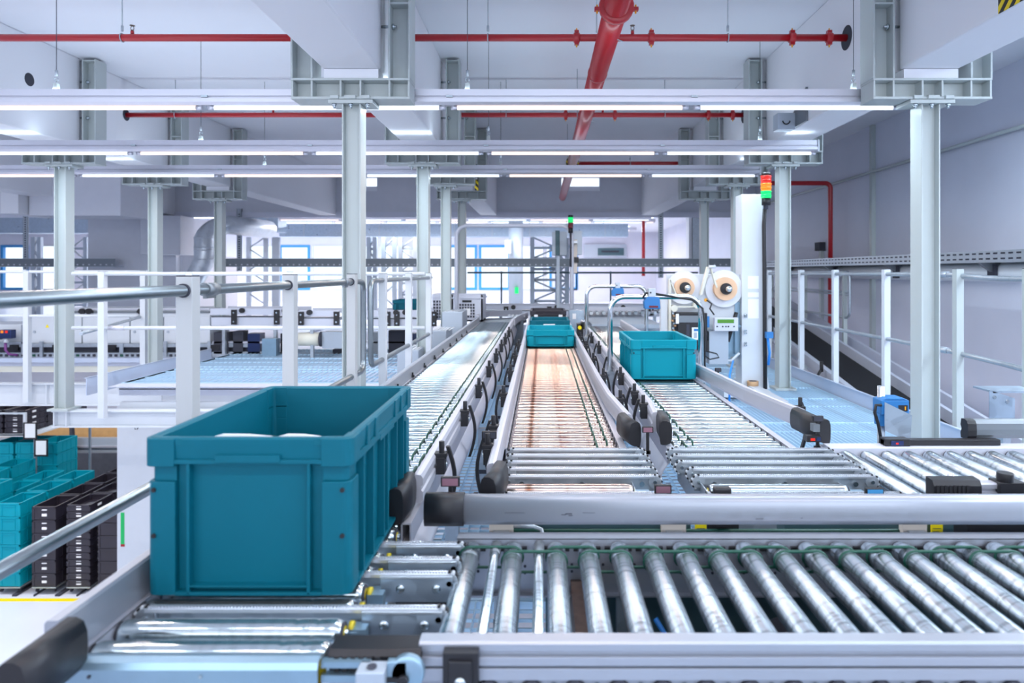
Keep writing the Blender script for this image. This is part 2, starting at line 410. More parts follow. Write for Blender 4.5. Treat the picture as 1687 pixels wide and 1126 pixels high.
# ================================================================ steel columns and beam brackets
rown = ['front row', 'second row', 'third row', 'fourth row']
coln = {-4.675: 'left', -1.155: 'middle', 2.365: 'right'}
def bracket_proto(X, Y):
    t = thing('beam_bracket', (X, Y, 1.045), 'x', 'beam bracket')
    s_ = MB(); y0, y1 = Y-.085, Y+.085; c = 'steelgrey'
    s_.box(X-.36, X+.36, y0, y1, 1.045, 1.06, c).box(X-.36, X+.36, y0, y1, 1.158, 1.172, c).box(X-.355, X+.355, Y-.006, Y+.006, 1.06, 1.158, c)
    for u in (-.352, -.235, -.06, .06, .235, .352): s_.box(X+u-.006, X+u+.006, y0+.003, y1-.003, 1.06, 1.158, c)
    obj('seat', s_, t, bev=.002)
    for sg in (-1, 1):
        a = MB(); xo, xi = X+sg*.355, X+sg*.235
        a.box(xo-.006*sg, xo+.006*sg, y0, y1, 1.172, 2.06, c).box(xi-.006, xi+.006, y0, y1, 1.172, 2.06, c).box(min(xo, xi), max(xo, xi), Y-.006, Y+.006, 1.172, 2.06, c)
        for z in (1.62, 2.04): a.box(min(xo, xi), max(xo, xi), y0+.003, y1-.003, z, z+.012, c)
        p = obj('arm', a, t, bev=.002)
        b_ = MB()
        for z in (1.5, 1.85): b_.cyl((xi-sg*.06, Y-.03, z), (xi+sg*.035, Y-.03, z), .009, 'bolt', n=8).cyl((xi+sg*.006, Y-.03, z), (xi+sg*.02, Y-.03, z), .018, 'bolt', n=6)
        obj('bolt', b_, p)
    k = MB().box(X-.165, X+.165, y0+.02, y1-.02, 1.172, 1.232, 'beam')
    obj('bearing_pad', k, t)
    return t
def column_proto(X, Y, zb):
    t = thing('steel_column', (X, Y, zb), 'x', 'column')
    h, d = .057, .064; c = 'steelgrey'; z1 = 1.02
    m = MB().box(X-h, X-h+.009, Y-d, Y+d, zb+.02, z1, c).box(X+h-.009, X+h, Y-d, Y+d, zb+.02, z1, c).box(X-h+.009, X+h-.009, Y-.02, Y-.012, zb+.02, z1, c)
    obj('shaft', m, t, bev=.002)
    p = obj('head_plate', MB().box(X-.135, X+.135, Y-.085, Y+.085, z1, z1+.023, c).box(X-.12, X-.07, Y-.1, Y-.05, z1+.024, z1+.045, c).box(X-.035, X+.035, Y-.1, Y-.05, z1+.024, z1+.045, c).box(X+.07, X+.12, Y-.1, Y-.05, z1+.024, z1+.045, c), t, bev=.002)
    b_ = MB()
    for u in (-.1, 0, .1):
        b_.cyl((X+u, Y-.072, z1-.03), (X+u, Y-.072, z1), .008, 'bolt', n=8).cyl((X+u, Y-.072, z1-.014), (X+u, Y-.072, z1), .015, 'bolt', n=6)
    obj('bolt', b_, p)
    obj('base_plate', MB().box(X-.1, X+.1, Y-.1, Y+.1, zb, zb+.02, c), t)
    return t
bp = cp = cpl = None
for X in CX:
    for i, Y in enumerate(ROWS):
        if X == -4.675 and i == 0: continue
        lab = 'grey steel bracket cradling the %s ceiling girder above the %s of columns' % (names[X], rown[i])
        if bp is None: bp = bracket_proto(X, Y); b = bp
        else: b = dup(bp, (X, Y, 1.045))
        b['label'] = lab; b['group'] = 'brackets under the ceiling girders'
        zb = ZP if X > -4 else -1.35
        lab = 'pale grey steel column of the %s, %s line, under the %s girder' % (rown[i], coln[X], names[X])
        if zb == ZP:
            if cp is None: cp = column_proto(X, Y, zb); c = cp
            else: c = dup(cp, (X, Y, zb))
        else:
            if cpl is None: cpl = column_proto(X, Y, zb); c = cpl
            else: c = dup(cpl, (X, Y, zb))
        c['label'] = lab; c['group'] = 'columns carrying the girders'
# front platform beams (white I sections)
def ibeam(x0, x1, Y, z0, z1, lab, stiff=()):
    m = MB().box(x0, x1, Y-.06, Y+.06, z1-.014, z1, 'white').box(x0, x1, Y-.06, Y+.06, z0, z0+.014, 'white').box(x0, x1, Y-.005, Y+.005, z0+.014, z1-.014, 'white')
    for u in stiff: m.box(u-.006, u+.006, Y-.057, Y+.057, z0+.014, z1-.014, 'white')
    return solo('platform_beam', m, lab, 'steel beam', 'white beams at the platform edges', 'thing', bev=.002)
ibeam(-4.76, -1.12, 6.69, -1.516, -1.352, 'white steel edge beam below the second row of columns, left of the conveyors', (-4.74, -4.62, -3.4, -2.2))
ibeam(-8.0, -4.78, 8.6, -1.68, -1.40, 'shorter white steel beam at far left, set further back', (-6.2,))
# deck edge of the left platform
m = MB().box(-4.3, -1.06, 6.95, 6.97, -1.26, -1.14, 'lilac').box(-4.3, -1.06, 6.78, 6.96, -1.15, -1.142, 'lilac')
m.box(-4.3, -1.06, 6.95, 7.2, -1.2, -1.19, 'lilac').box(-4.2, -1.1, 6.8, 6.86, -1.37, -1.3, 'white')
solo('deck_edge_sheet', m, 'folded pale sheet edging the deck behind the white beam', 'edge trim')
for (x, y0, y1, l) in ((-4.4, 6.6, 9.1, 'long lilac grey toe board running back from the left column'), (2.74, 2.6, 13.5, 'bright galvanised toe board along the right edge of the walkway')):
    solo('toe_board', MB().box(x-.003, x+.003, y0, y1, ZP-.05, ZP+.12, 'deck').box(x-.02, x+.003, y0, y1, ZP+.117, ZP+.123, 'deck'), l, 'toe board')
# ================================================================ right wall conduits
solo('wall_conduit', MB().cyl((4.66, 3, 1.41), (4.66, 14.8, 1.41), .02, 'steelgrey', n=8).box(4.67, 4.7, 3, 14.8, 1.395, 1.425, 'galv'), 'long horizontal grey conduit high on the right wall', 'conduit')
for Y, l, z1 in ((pX(1, 1) and 4.66*F/(1436-VX), 'vertical grey conduit on the right wall, crossing the horizontal one', 2.07), (4.66*F/(1352-VX), 'vertical conduit with a small junction box on the right wall beyond the red pipe', .35)):
    m = MB().box(4.645, 4.7, Y-.035, Y+.035, -1.5, z1, 'steelgrey')
    if z1 < 1: m.box(4.6, 4.7, Y-.1, Y+.1, z1, z1+.14, 'dark')
    solo('wall_conduit', m, l, 'conduit')
# ================================================================ luminaire rails
def light_rail(Y, z, xs, xend, first_cool, lab, W=13, rods=0):
    """z = tube axis; xs = leftmost tube start"""
    t = thing('light_rail', ((xs+xend)/2, Y, z+.02), lab, 'strip light', 'strip lights under the ceiling')
    b = MB().prism([(Y-.02, z+.014), (Y-.042, z+.03), (Y-.042, z+.055), (Y-.03, z+.06), (Y-.03, z+.066), (Y-.036, z+.07), (Y-.036, z+.112), (Y+.036, z+.112), (Y+.036, z+.07), (Y+.03, z+.066), (Y+.03, z+.06), (Y+.042, z+.055), (Y+.042, z+.03), (Y+.02, z+.014)], 'X', xs, xend, 'alu')
    obj('housing', b, t)
    x = xs; k = 0; cool = first_cool; protos = {}
    while x < xend-.2:
        x1 = min(x+1.5, xend-.03)
        tb = MB().cyl((x+.04, Y, z), (x1-.02, Y, z), .0135, 'tubecool' if cool else 'tubewarm', n=10)
        tb.cyl((x+.0, Y, z), (x+.04, Y, z), .014, 'alu', n=10).cyl((x1-.02, Y, z), (x1+.02, Y, z), .014, 'alu', n=10)
        tb.box(x+.005, x+.02, Y-.008, Y+.008, z, z+.03, 'white').box(x1, x1+.015, Y-.008, Y+.008, z, z+.03, 'white')
        o = obj('fluorescent_tube', tb, t, label='cool white tube' if cool else 'warm white tube')
        jb = MB().box(x-.025, x+.015, Y-.045, Y-.03, z+.058, z+.072, 'bolt'); obj('joint_clip', jb, t)
        lamp('tube_lamp', ((x+x1)/2+.01, Y, z-.0145), (x1-x-.08, .02), W*(x1-x)/1.5, COOL if cool else WARM)
        lamp('ceiling_fill_up', ((x+x1)/2+.01, Y, z+.118), (x1-x-.08, .05), W*.14*(x1-x)/1.5, COOL, (PI, 0, 0))  # added uplight above the housing, brightens the ceiling
        x += 1.556; cool = not cool; k += 1
    if rods:
        for u in (xs+1, (xs+xend)/2, xend-.6): obj('hanger', MB().cyl((u, Y, z+.112), (u, Y, rods), .004, 'galv', n=6), t)
    obj('end_cap', MB().box(xend-.004, xend+.012, Y-.045, Y+.045, z+.012, z+.114, 'white'), t)
    return t
def xr(px_, Y): return pX(px_, Y)
light_rail(4.375, 1.05, xr(343, 4.375)-1.556*5, 2.30, False, 'longest and nearest strip light rail, top of the three across the hall')
light_rail(6.06, 1.05, xr(225, 6.06)-1.556*5, 2.44, True, 'second strip light rail from the front, ending short of the right columns')
light_rail(7.47, 1.05, xr(365, 7.47)-1.556*5, 2.38, True, 'third strip light rail from the front, just above the green signal lamp')
light_rail(17.0, pZ(363, 17.0), xr(460, 17), xr(1072, 17), False, 'most distant visible strip light rail, in the hall behind the downstand', 40, 1.62)
light_rail(20.5, 1.48, -14, 3.4, True, 'strip light rail deeper in the rear hall', 50, 1.62)
light_rail(24.5, 1.48, -17, 3.4, False, 'last strip light rail in front of the far windows', 50, 1.62)
light_rail(2.2, 1.35, -7.0, 4.4, True, 'strip light rail above the front conveyor', 18, 2.08)
light_rail(.2, 1.35, -7.0, 4.4, False, 'strip light rail behind the camera position', 13, 2.08)
light_rail(10.6, -1.5, -13.5, -4.6, True, 'added hidden strip light rail under the left platform', 40)  # rail added out of view to light the lower hall
light_rail(15.2, -1.5, -16.5, -6, True, 'second added hidden strip light rail under the left platform', 40)  # another unseen rail added for the lower hall
light_rail(3.2, -1.6, -9, -3, True, 'added hidden strip light rail under the near platform edge', 30)  # unseen rail added to lighten what shows through the grating
t = thing('light_rail', (4.2, 2.5, 1.62), 'added off-frame strip light rail running along the right wall', 'strip light', 'strip lights under the ceiling')  # rail added outside the frame to brighten the right wall
obj('housing', MB().box(4.16, 4.24, -1, 5.75, 1.62, 1.70, 'alu'), t)
for k in range(4):
    y = -.9+1.65*k
    obj('fluorescent_tube', MB().cyl((4.2, y, 1.60), (4.2, y+1.5, 1.60), .0135, 'tubecool', n=10), t)
    o = lamp('tube_lamp', (4.2, y+.75, 1.584), (.02, 1.45), 62, COOL)
# suspension wires
for (x, y1, Y, l) in ((93, 148, 4.375, 'thin suspension wire with hook block at the left end of the nearest light rail'), (770, 148, 4.375, 'thin suspension wire with hook block right of the middle bracket'),
                   (1406, 148, 4.375, 'thin suspension wire with hook block beside the right girder'), (331, 236, 6.06, 'suspension wire of the second light rail, left bay'), (805, 236, 6.06, 'suspension wire of the second light rail, middle bay'),
                   (1252, 236, 6.06, 'suspension wire of the second light rail at its right end'), (436, 276, 7.47, 'suspension wire of the third light rail, left of the middle columns'), (825, 276, 7.47, 'suspension wire of the third light rail, middle bay')):
    X = pX(x, Y); zt_ = 1.162
    t = thing('suspension_wire', (X, Y, zt_), l, 'suspension wire', 'wires holding the light rails')
    obj('wire', MB().cyl((X, Y, zt_+.11), (X, Y, 2.08), .0022, 'dark', n=6), t)
    obj('turnbuckle', MB().cyl((X, Y, zt_+.09), (X, Y, zt_+.13), .009, 'galv', n=8).tube(arc((X, Y, zt_+.07), .012, -.6, 4.2, 10), .0028, 'bolt', 6), t)
    obj('hook_block', MB().prism([(X-.016, zt_), (X+.016, zt_), (X+.011, zt_+.045), (X-.011, zt_+.045)], 'Y', Y-.015, Y+.015, 'steelgrey').cyl((X, Y, zt_+.045), (X, Y, zt_+.06), .003, 'bolt', n=6), t)
# ================================================================ red sprinkler pipes
def clamp_rings(par, x, Y, z, r, axis='X'):
    d = Vector((1, 0, 0)) if axis == 'X' else Vector((0, 1, 0)); p = Vector((x, Y, z))
    m = MB().lathe([(-.022, r), (-.022, r*1.3), (-.014, r*1.42), (.014, r*1.42), (.022, r*1.3), (.022, r)], p, d, 'red', 20)
    for s_ in (-1, 1):
        q = p+(Vector((0, 0, s_*r*1.6)) if axis == 'X' else Vector((s_*r*1.55, 0, -.2*r)))
        m.box(q.x-.016, q.x+.016, q.y-.016, q.y+.016, q.z-.010, q.z+.010, 'red')
        m.cyl(q-Vector((0, 0, .026)), q+Vector((0, 0, .026)), .0055, 'orange', n=8)
    obj('grooved_coupling', m, par)
def sprinkler(par, x, Y, z):
    m = MB().cyl((x, Y, z), (x, Y, z+.022), .012, 'red').cyl((x, Y, z+.022), (x, Y, z+.03), .010, 'brown', n=8)
    m.tube([(x-.009, Y, z+.03), (x-.012, Y, z+.045), (x-.004, Y, z+.06)], .0025, 'brown', 6).tube([(x+.009, Y, z+.03), (x+.012, Y, z+.045), (x+.004, Y, z+.06)], .0025, 'brown', 6)
    m.cyl((x, Y, z+.06), (x, Y, z+.063), .018, 'brown', n=12)
    obj('sprinkler_head', m, par, label='brass upright sprinkler head')
def hanger(par, x, Y, z, r, zt=2.08):
    m = MB().cyl((x, Y, z+r+.03), (x, Y, zt), .004, 'galv', n=6).cyl((x, Y, z+r+.02), (x, Y, z+r+.06), .009, 'galv', n=8)
    m.tube(arc((x, Y, z), r+.004, 0, 2*PI, 16, 'YZ'), .004, 'galv', 6)
    obj('hanger_rod', m, par)
def run(name, pts, r, lab, coup=(), spr=(), hang=(), axis='X'):
    c = Vector(pts[0]); t = thing(name, pts[0], lab, 'pipe', 'red sprinkler pipes')
    obj('pipe', MB().tube(pts, r, 'red', 20), t)
    for x in coup: clamp_rings(t, x, c.y, c.z, r)
    for x in spr: sprinkler(t, x, c.y, c.z+r)
    for x in hang: hanger(t, x, c.y, c.z, r)
    return t
YA, zA, rA = 4.9, 1.68, .026
run('sprinkler_pipe', [(-4.5, YA, zA), (-1.33, YA, zA)], rA, 'red sprinkler pipe in the left bay, running into the middle girder', spr=[pX(218, YA)], coup=[], hang=[pX(385, YA)-.8])
run('sprinkler_pipe', [(-.98, YA, zA), (2.19, YA, zA)], rA, 'red sprinkler pipe nearest the camera, across the middle bay', coup=[pX(950, YA), pX(1073, YA), pX(1305, YA), pX(1366, YA)], spr=[pX(1042, YA)], hang=[pX(804, YA), pX(1199, YA)])
YB, zB = 7.4, 1.70
run('sprinkler_pipe', [(-4.5, YB, zB), (-1.33, YB, zB)], rA, 'second red sprinkler pipe, coming out of a round hole in the left girder', spr=[pX(450, YB)], hang=[pX(289, YB)])
run('sprinkler_pipe', [(-.98, YB, zB), (2.19, YB, zB)], rA, 'second red sprinkler pipe across the middle bay, behind the nearest light rail', coup=[pX(932, YB), pX(1013, YB), pX(1167, YB), pX(1207, YB)], spr=[pX(993, YB)], hang=[pX(834, YB), pX(1095, YB)])
YC = 10.7; zC = pZ(270, YC); xe = pX(1142, YC); zD = pZ(302, YC); xw = pX(1368, YC)
elb = [(.47, YC, zC), (xe-.06, YC, zC)]+arc((xe-.06, YC, zC-.06), .06, PI/2, 0, 5)[1:]+[(xe, YC, zD+.08)]+arc((xe+.08, YC, zD+.08), .08, PI, 1.5*PI, 6)[1:]
elb += [(xw-.08, YC, zD)]+arc((xw-.08, YC, zD-.08), .08, PI/2, 0, 6)[1:]+[(xw, YC, -1.45)]
run('sprinkler_pipe', elb, .036, 'red pipe stepping down, then crossing to drop vertically beside the right wall', hang=[pX(1038, YC)])
XM, zM, rM = .452, 1.60, .075
t = thing('sprinkler_main', (XM, 6, zM), 'thick red sprinkler main running away down the middle bay', 'pipe', 'red sprinkler pipes')
obj('pipe', MB().cyl((XM, 1.5, zM), (XM, 14.7, zM), rM, 'red', n=28), t)
clamp_rings(t, XM, 4.12, zM, rM, 'Y')
obj('grooved_coupling', MB().lathe([(-.012, rM), (-.012, rM*1.05), (.012, rM*1.05), (.012, rM)], (XM, 5.5, zM), (0, 1, 0), 'red', 24), t)
obj('grooved_coupling', MB().lathe([(-.05, rM), (-.05, rM*1.25), (.05, rM*1.25), (.05, rM)], (XM, 10.0, zM), (0, 1, 0), 'hazard', 24), t, label='coupling wrapped in yellow and black tape')
m = MB()
for y in (4.55, 7.0, 9.6): m.cyl((XM-.085, y, zM), (XM-.085, y, 2.08), .004, 'galv', n=6).cyl((XM-.09, y, zM), (XM+.09, y, zM-rM+.01), .003, 'galv', n=6)
obj('hanger_rod', m, t)
# small lamp bracket on the right girder's inner face
t = thing('projector_bracket', (2.1, 5.6, 1.2), 'grey bracketed device on the side of the right girder', 'wall device')
Yd = 2.15*F/(1305-VX)
obj('back_plate', MB().prism([(Yd-.25, 1.24), (Yd-.25, 1.52), (Yd+.05, 1.36), (Yd+.05, 1.24)], 'X', 2.17, 2.188, 'aludark'), t)
obj('body', MB().box(2.02, 2.17, Yd-.02, Yd+.1, 1.22, 1.36, 'box').tube(arc((2.09, Yd-.03, 1.29), .03, PI, 2*PI, 8), .006, 'black', 6), t, bev=.006)
# ================================================================ conveyor kit
def roller_mb(p, L, axis, r, m, grooves=(), cap='yellow'):
    """roller whose axis starts at p; top at p.z + r"""
    d = Vector((1, 0, 0)) if axis == 'X' else Vector((0, 1, 0)); p = Vector(p)
    pr = [(0, r*.70), (.003, r*.86), (.010, r*.97), (.014, r)]
    for g in grooves: pr += [(g-.005, r), (g-.002, r*.95), (g+.002, r*.95), (g+.005, r)]
    pr += [(L-.014, r), (L-.010, r*.97), (L-.003, r*.86), (L, r*.70)]
    b = MB().lathe(pr, p, d, m, 24)
    b.cyl(p-d*.010, p+d*(L+.010), r*.30, 'bolt', n=8)
    b.cyl(p-d*.003, p+d*.001, r*.78, 'dark', n=14).cyl(p+d*(L-.001), p+d*(L+.003), r*.78, 'dark', n=14)
    b.cyl(p-d*.0045, p-d*.003, r*.5, cap, n=12).cyl(p+d*(L+.003), p+d*(L+.0045), r*.5, cap, n=12)
    return b
def belt_mb(p, pitch, axis, r):
    """round belt looped over two neighbouring rollers"""
    p = Vector(p); R = r*.93+.002; pts = []
    for i in range(9):
        a = PI/2+PI*i/8; pts.append((R*math.cos(a), R*math.sin(a)))
    for i in range(9):
        a = -PI/2+PI*i/8; pts.append((pitch+R*math.cos(a), R*math.sin(a)))
    if axis == 'X': q = [p+Vector((0, a, b)) for a, b in pts]
    else: q = [p+Vector((a, 0, b)) for a, b in pts]
    return MB().tube(q, .0036, 'greenbelt', 6, closed=True)
GP = [(0, .000), (-.004, .012), (-.005, .037), (-.004, .062), (0, .074), (.008, .077), (.02, .075), (.026, .066), (.026, .048), (.021, .045), (.021, .034), (.026, .030), (.026, .006), (.018, 0)]
CP = [(-.004, -.004), (-.007, .012), (-.008, .037), (-.007, .062), (-.003, .076), (.004, .082), (.018, .082), (.030, .076), (.036, .060), (.037, .037), (.036, .014), (.030, 0), (.018, -.005), (.004, -.006)]
FLAT = [(0, -.001), (-.001, .037), (0, .076), (.004, .081), (.022, .081), (.026, .076), (.026, .002), (.02, -.002)]
def guide(par, path, side, m='railw', flat=False, capend=None, zb=.0, clamps=(), hooks=(), caplen=.09, capbend=.02):
    """guide rail along path (x,y); side=+1: body lies to +x of the running face"""
    prof = [(a*side, b+ZT+.008+zb) for a, b in (FLAT if flat else GP)]
    g = obj('guide_rail', MB().sweep([(x, y, 0) for x, y in path], prof, m), par)
    if capend:
        x, y = capend; cp_ = [(a*side, b+ZT+.008+zb) for a, b in CP]
        s0 = path[0] if (Vector(path[0])-Vector(capend)).length < (Vector(path[-1])-Vector(capend)).length else path[-1]
        obj('end_cap', MB().sweep([(s0[0], s0[1]+.012, 0), (s0[0]*.5+x*.5-capbend*side*.2, s0[1]*.5+y*.5, 0), (x, y, 0)], cp_, 'black', True), g)
    for y in clamps:
        # interpolate x on the path
        pp = sorted(path, key=lambda q: q[1]); x = pp[0][0]
        for (xa, ya), (xb, yb) in zip(pp, pp[1:]):
            if ya <= y <= yb: x = xa+(xb-xa)*(y-ya)/(yb-ya)
        xo = x+.027*side; z0 = ZT+.008+zb; c = MB()
        c.box(xo, xo+.026*side, y-.022, y+.022, z0+.012, z0+.062, 'black').box(xo-.012*side, xo+.03*side, y-.018, y+.018, z0+.058, z0+.074, 'black')
        c.cyl((xo+.014*side, y, z0+.07), (xo+.014*side, y, z0+.108), .0085, 'black', n=10)
        c.cyl((xo+.026*side, y, z0+.04), (xo+.032*side, y, z0+.04), .008, 'bolt', n=8)
        arcp = [(xo+(.034+.022*math.sin(PI*i/8))*side, z0+.085-.205*i/8) for i in range(9)]
        poly = arcp+[(a-.011*side, b) for a, b in reversed(arcp)]
        c.prism(poly, 'Y', y+.022, y+.040, 'black')
        obj('clamp', c, g, bev=.001)
    for y in hooks:
        x = path[0][0]; obj('hook', MB().box(x-.016*side, x+.002*side, y-.01, y+.01, ZT+.001, ZT+.014, 'black').box(x-.010*side, x-.002*side, y-.004, y+.004, ZT+.0, ZT+.03, 'black'), g)
    return g
def channel(par, x, y0, y1, side, zd=.06, belly=True, label=None, m='alu'):
    """side frame; side=+1 outer face to +x"""
    c = MB()
    c.box(x, x+.004*side, y0, y1, ZT-.055, ZT-.004, m).box(x, x+.026*side, y0, y1, ZT-.006, ZT-.002, m)
    c.box(x+.022*side, x+.026*side, y0, y1, ZT-.05, ZT-.006, m).box(x+.004*side, x+.026*side, y0, y1, ZT-.055, ZT-.05, m)
    o = obj('side_channel', c, par)
    if belly:
        n = 9; P = [(x+(.022+.028*math.sin(PI*i/n))*side, ZT-.055-.115*i/n) for i in range(n+1)]
        P = P+[(a-.004*side, b) for a, b in reversed(P)]
        obj('side_cover', MB().prism(P, 'Y', y0, y1, 'lilac', True), o)
    return o
def legs(par, xs, ys, zt=ZT-.17, zb=ZP, w=.045):
    for x in xs:
        for y in ys:
            l = MB().box(x-w/2, x+w/2, y-.02, y+.02, zb+.008, zt, 'galv').box(x-.05, x+.05, y-.04, y+.04, zb, zb+.008, 'galv')
            l.box(x-w/2-.002, x+w/2+.002, y-.022, y-.016, zb+.12, zb+.14, 'dark')
            obj('leg', l, par)
def x_conveyor(x0, x1, y0, pitch, n, label, rm, belts, legys, legxs, zr=ZT, b0=0):
    """rollers across X, transport along Y"""
    r = .024; t = thing('roller_conveyor', ((x0+x1)/2, y0, ZT-.1), label, 'conveyor', 'roller conveyor lanes')
    z = zr-r; pr = roller_mb((x0, y0, z), x1-x0, 'X', r, rm, [b-x0 for b in belts])
    R0 = obj('roller', pr, t, at=(x0, y0, z))
    for k in range(1, n): dup(R0, (x0, y0+k*pitch, z))
    B0 = obj('drive_belt', belt_mb((belts[0], y0+b0*pitch, z), pitch, 'X', r), t, at=(belts[0], y0+b0*pitch, z), label='green round belt')
    for k in range(b0+1, n-1): dup(B0, (belts[k % 2], y0+k*pitch, z))
    obj('gap_shade_sheet', MB().box(x0+.004, x1-.004, y0+(.5 if b0 else -.02), y0+(n-1)*pitch, ZT-.060, ZT-.056, 'dark'), t)  # added dark sheet, deepens the shade in the gaps between rollers
    legs(t, legxs, legys)
    return t
Yo = lambda py: -ZT*F/(py-VY)
# ---- lane 1 (left)
P1 = .0745
c1 = x_conveyor(-.762, -.360, 1.165, P1, 100, 'left roller conveyor lane with the big teal bin on it, running away from the camera', 'roller', (-.443, -.405), (2.3, 3.5, 4.8, 6.1, 7.4), (-.30, -.82), b0=10)
channel(c1, -.766, 1.12, 8.6, -1, label='l'); channel(c1, -.354, 1.72, 8.6, 1)
guide(c1, [(-.775, 1.10), (-.775, 8.55)], -1, m='rail', flat=True, zb=-.020, capend=(-.777, .98), capbend=0, hooks=[2.4+.42*i for i in range(12)], caplen=.12)
guide(c1, [(-.345, 1.84), (-.345, 8.0)], 1, capend=(-.352, 1.70), clamps=(2.08, 2.72, 3.32, 3.97, 4.6, 5.2, 5.75, 6.4), capbend=-.03)
# ---- lane 2 (middle)
c2 = x_conveyor(-.120, .277, 2.475, .0745, 100, 'middle roller conveyor lane with brown rust stained rollers and small bins at its far end', 'rollerwarm', (.202, .243), (3.0, 4.2, 5.4, 6.8, 8.2), (-.15, .32))
channel(c2, -.124, 2.45, 9.9, -1); channel(c2, .281, 2.45, 9.9, 1)
guide(c2, [(-.131, 1.95), (-.131, 9.2)], -1, m='railw', capend=(-.155, 1.80), clamps=(2.18, 2.45, 3.1, 3.8, 4.5, 5.2))
guide(c2, [(.325, 2.62), (.296, 3.1), (.290, 3.6), (.290, 9.2)], 1, capend=(.352, 2.46), clamps=(2.98, 3.65, 4.35, 5.1, 5.8))
# ---- lane 3 (right)
c3 = x_conveyor(.481, .889, 2.475, .0745, 74, 'right roller conveyor lane with the medium teal bin and two tube portals', 'roller', (.524, .562), (3.1, 4.3, 5.6, 6.9), (.44, .93))
channel(c3, .477, 2.45, 7.9, -1); channel(c3, .893, 2.45, 7.9, 1)
guide(c3, [(.455, 2.66), (.470, 2.9), (.470, 7.8)], -1, capend=(.437, 2.48), clamps=(2.86, 3.15, 3.7, 4.3, 5.1, 5.85))
guide(c3, [(1.03, 2.72), (.965, 3.25), (.905, 4.3), (.902, 7.8)], 1, capend=(1.052, 2.50), clamps=(2.80,))

# ---- cross lane in front
n4 = 22; XS4 = [-.164+.0733*k for k in range(n4)]
r4 = .0225; z4 = ZT-r4
c4 = thing('roller_conveyor', (.7, 1.4, ZT-.12), 'roller conveyor crossing the foreground from left to right', 'conveyor', 'roller conveyor lanes')
XS4 = [-.164, -.066, .034]+[.034+.0735*k for k in range(1, 27)]
R4 = obj('roller', roller_mb((XS4[0], 1.18, z4), .43, 'Y', r4, 'rollery', (.385, .36), 'dark'), c4, at=(XS4[0], 1.18, z4))
for x in XS4[1:]: dup(R4, (x, 1.18, z4))
NR = obj('idler_roller', MB().lathe([(0, .007), (.003, .010), (.43, .010)], (-.106, 1.18, ZT-.012), (0, 1, 0), 'rollery', 16).lathe([(.37, .0105), (.372, .0125), (.425, .0125), (.43, .006)], (-.106, 1.18, ZT-.012), (0, 1, 0), 'aludark', 16), c4, at=(-.106, 1.18, ZT-.012), label='thin idler roller with grey sleeve')
dup(NR, (-.006, 1.18, ZT-.012))
ysb = (1.565, 1.54)
B4 = {}
for k in range(len(XS4)-1):
    dx = round(XS4[k+1]-XS4[k], 4); y = ysb[k % 2]
    if dx not in B4: B4[dx] = obj('drive_belt', belt_mb((XS4[k], y, z4), dx, 'Y', r4), c4, at=(XS4[k], y, z4), label='green round belt')
    else: dup(B4[dx], (XS4[k], y, z4))
bk = MB().box(-.20, 2.0, 1.618, 1.622, ZT-.13, ZT-.001, 'rail').box(-.20, 2.0, 1.618, 1.655, ZT-.003, ZT-.0, 'rail').box(-.20, 2.0, 1.60, 1.618, ZT-.132, ZT-.128, 'rail')
hl = bk
for k in range(34):
    for dz in (-.062, -.078):
        hl.cyl((-.15+.037*k, 1.6165, ZT+dz-.004*(k % 2)), (-.15+.037*k, 1.6178, ZT+dz-.004*(k % 2)), .0035, 'dark', n=8)
for x in XS4: hl.box(x-.032, x+.032, 1.610, 1.6178, ZT-.028, ZT-.018, 'black')
bc = obj('back_plate', bk, c4)
FP = [(1.172, .0), (1.172, -.052), (1.142, -.052), (1.142, -.033), (1.150, -.032), (1.150, -.029), (1.142, -.028), (1.142, -.014), (1.150, -.012), (1.150, -.006), (1.143, -.004), (1.142, .008), (1.146, .012), (1.172, .012)]
fr = obj('front_rail', MB().prism([(y, ZT+z) for y, z in FP], 'X', -.205, 2.0, 'rail'), c4, bev=.0006)
cap = MB().prism([(1.176, ZT+.006), (1.176, ZT-.030), (1.132, ZT-.030), (1.128, ZT-.004), (1.136, ZT+.004)], 'X', -.352, -.20, 'black')
for k in range(6): cap.box(-.342+.0135*k, -.334+.0135*k, 1.1245, 1.1365, ZT-.0302, ZT-.004, 'rubber')
obj('end_cap', cap, fr, label='black ribbed end cap')
obj('front_rail_end', MB().prism([(y, ZT+z) for y, z in FP if z < -.02], 'X', -.352, -.20, 'aludark'), fr)
cl = MB().box(-.163, -.104, 1.125, 1.145, ZT-.10, ZT+.004, 'black').box(-.153, -.114, 1.119, 1.127, ZT-.10, ZT-.008, 'black')
obj('clamp', cl, fr, bev=.002)
obj('clamp_bolt', MB().lathe([(0, .009), (.002, .010), (.004, .0085), (.005, 0)], (-.1335, 1.119, ZT-.042), (0, -1, 0), 'bolt', 16), fr)
lowb = MB().box(-.352, 2.0, 1.15, 1.172, ZT-.12, ZT-.052, 'rail').box(-.352, 2.0, 1.142, 1.15, ZT-.12, ZT-.066, 'rail')
for k in range(28): lowb.cyl((-.09+.0735*k, 1.1405, ZT-.074), (-.09+.0735*k, 1.151, ZT-.074), .020, 'dark', n=20).cyl((-.053+.0735*k, 1.135, ZT-.064), (-.053+.0735*k, 1.15, ZT-.064), .005, 'bolt', n=8)
obj('lower_rail', lowb, fr)
legs(c4, (.2, 1.2), (1.19, 1.62), ZT-.13)
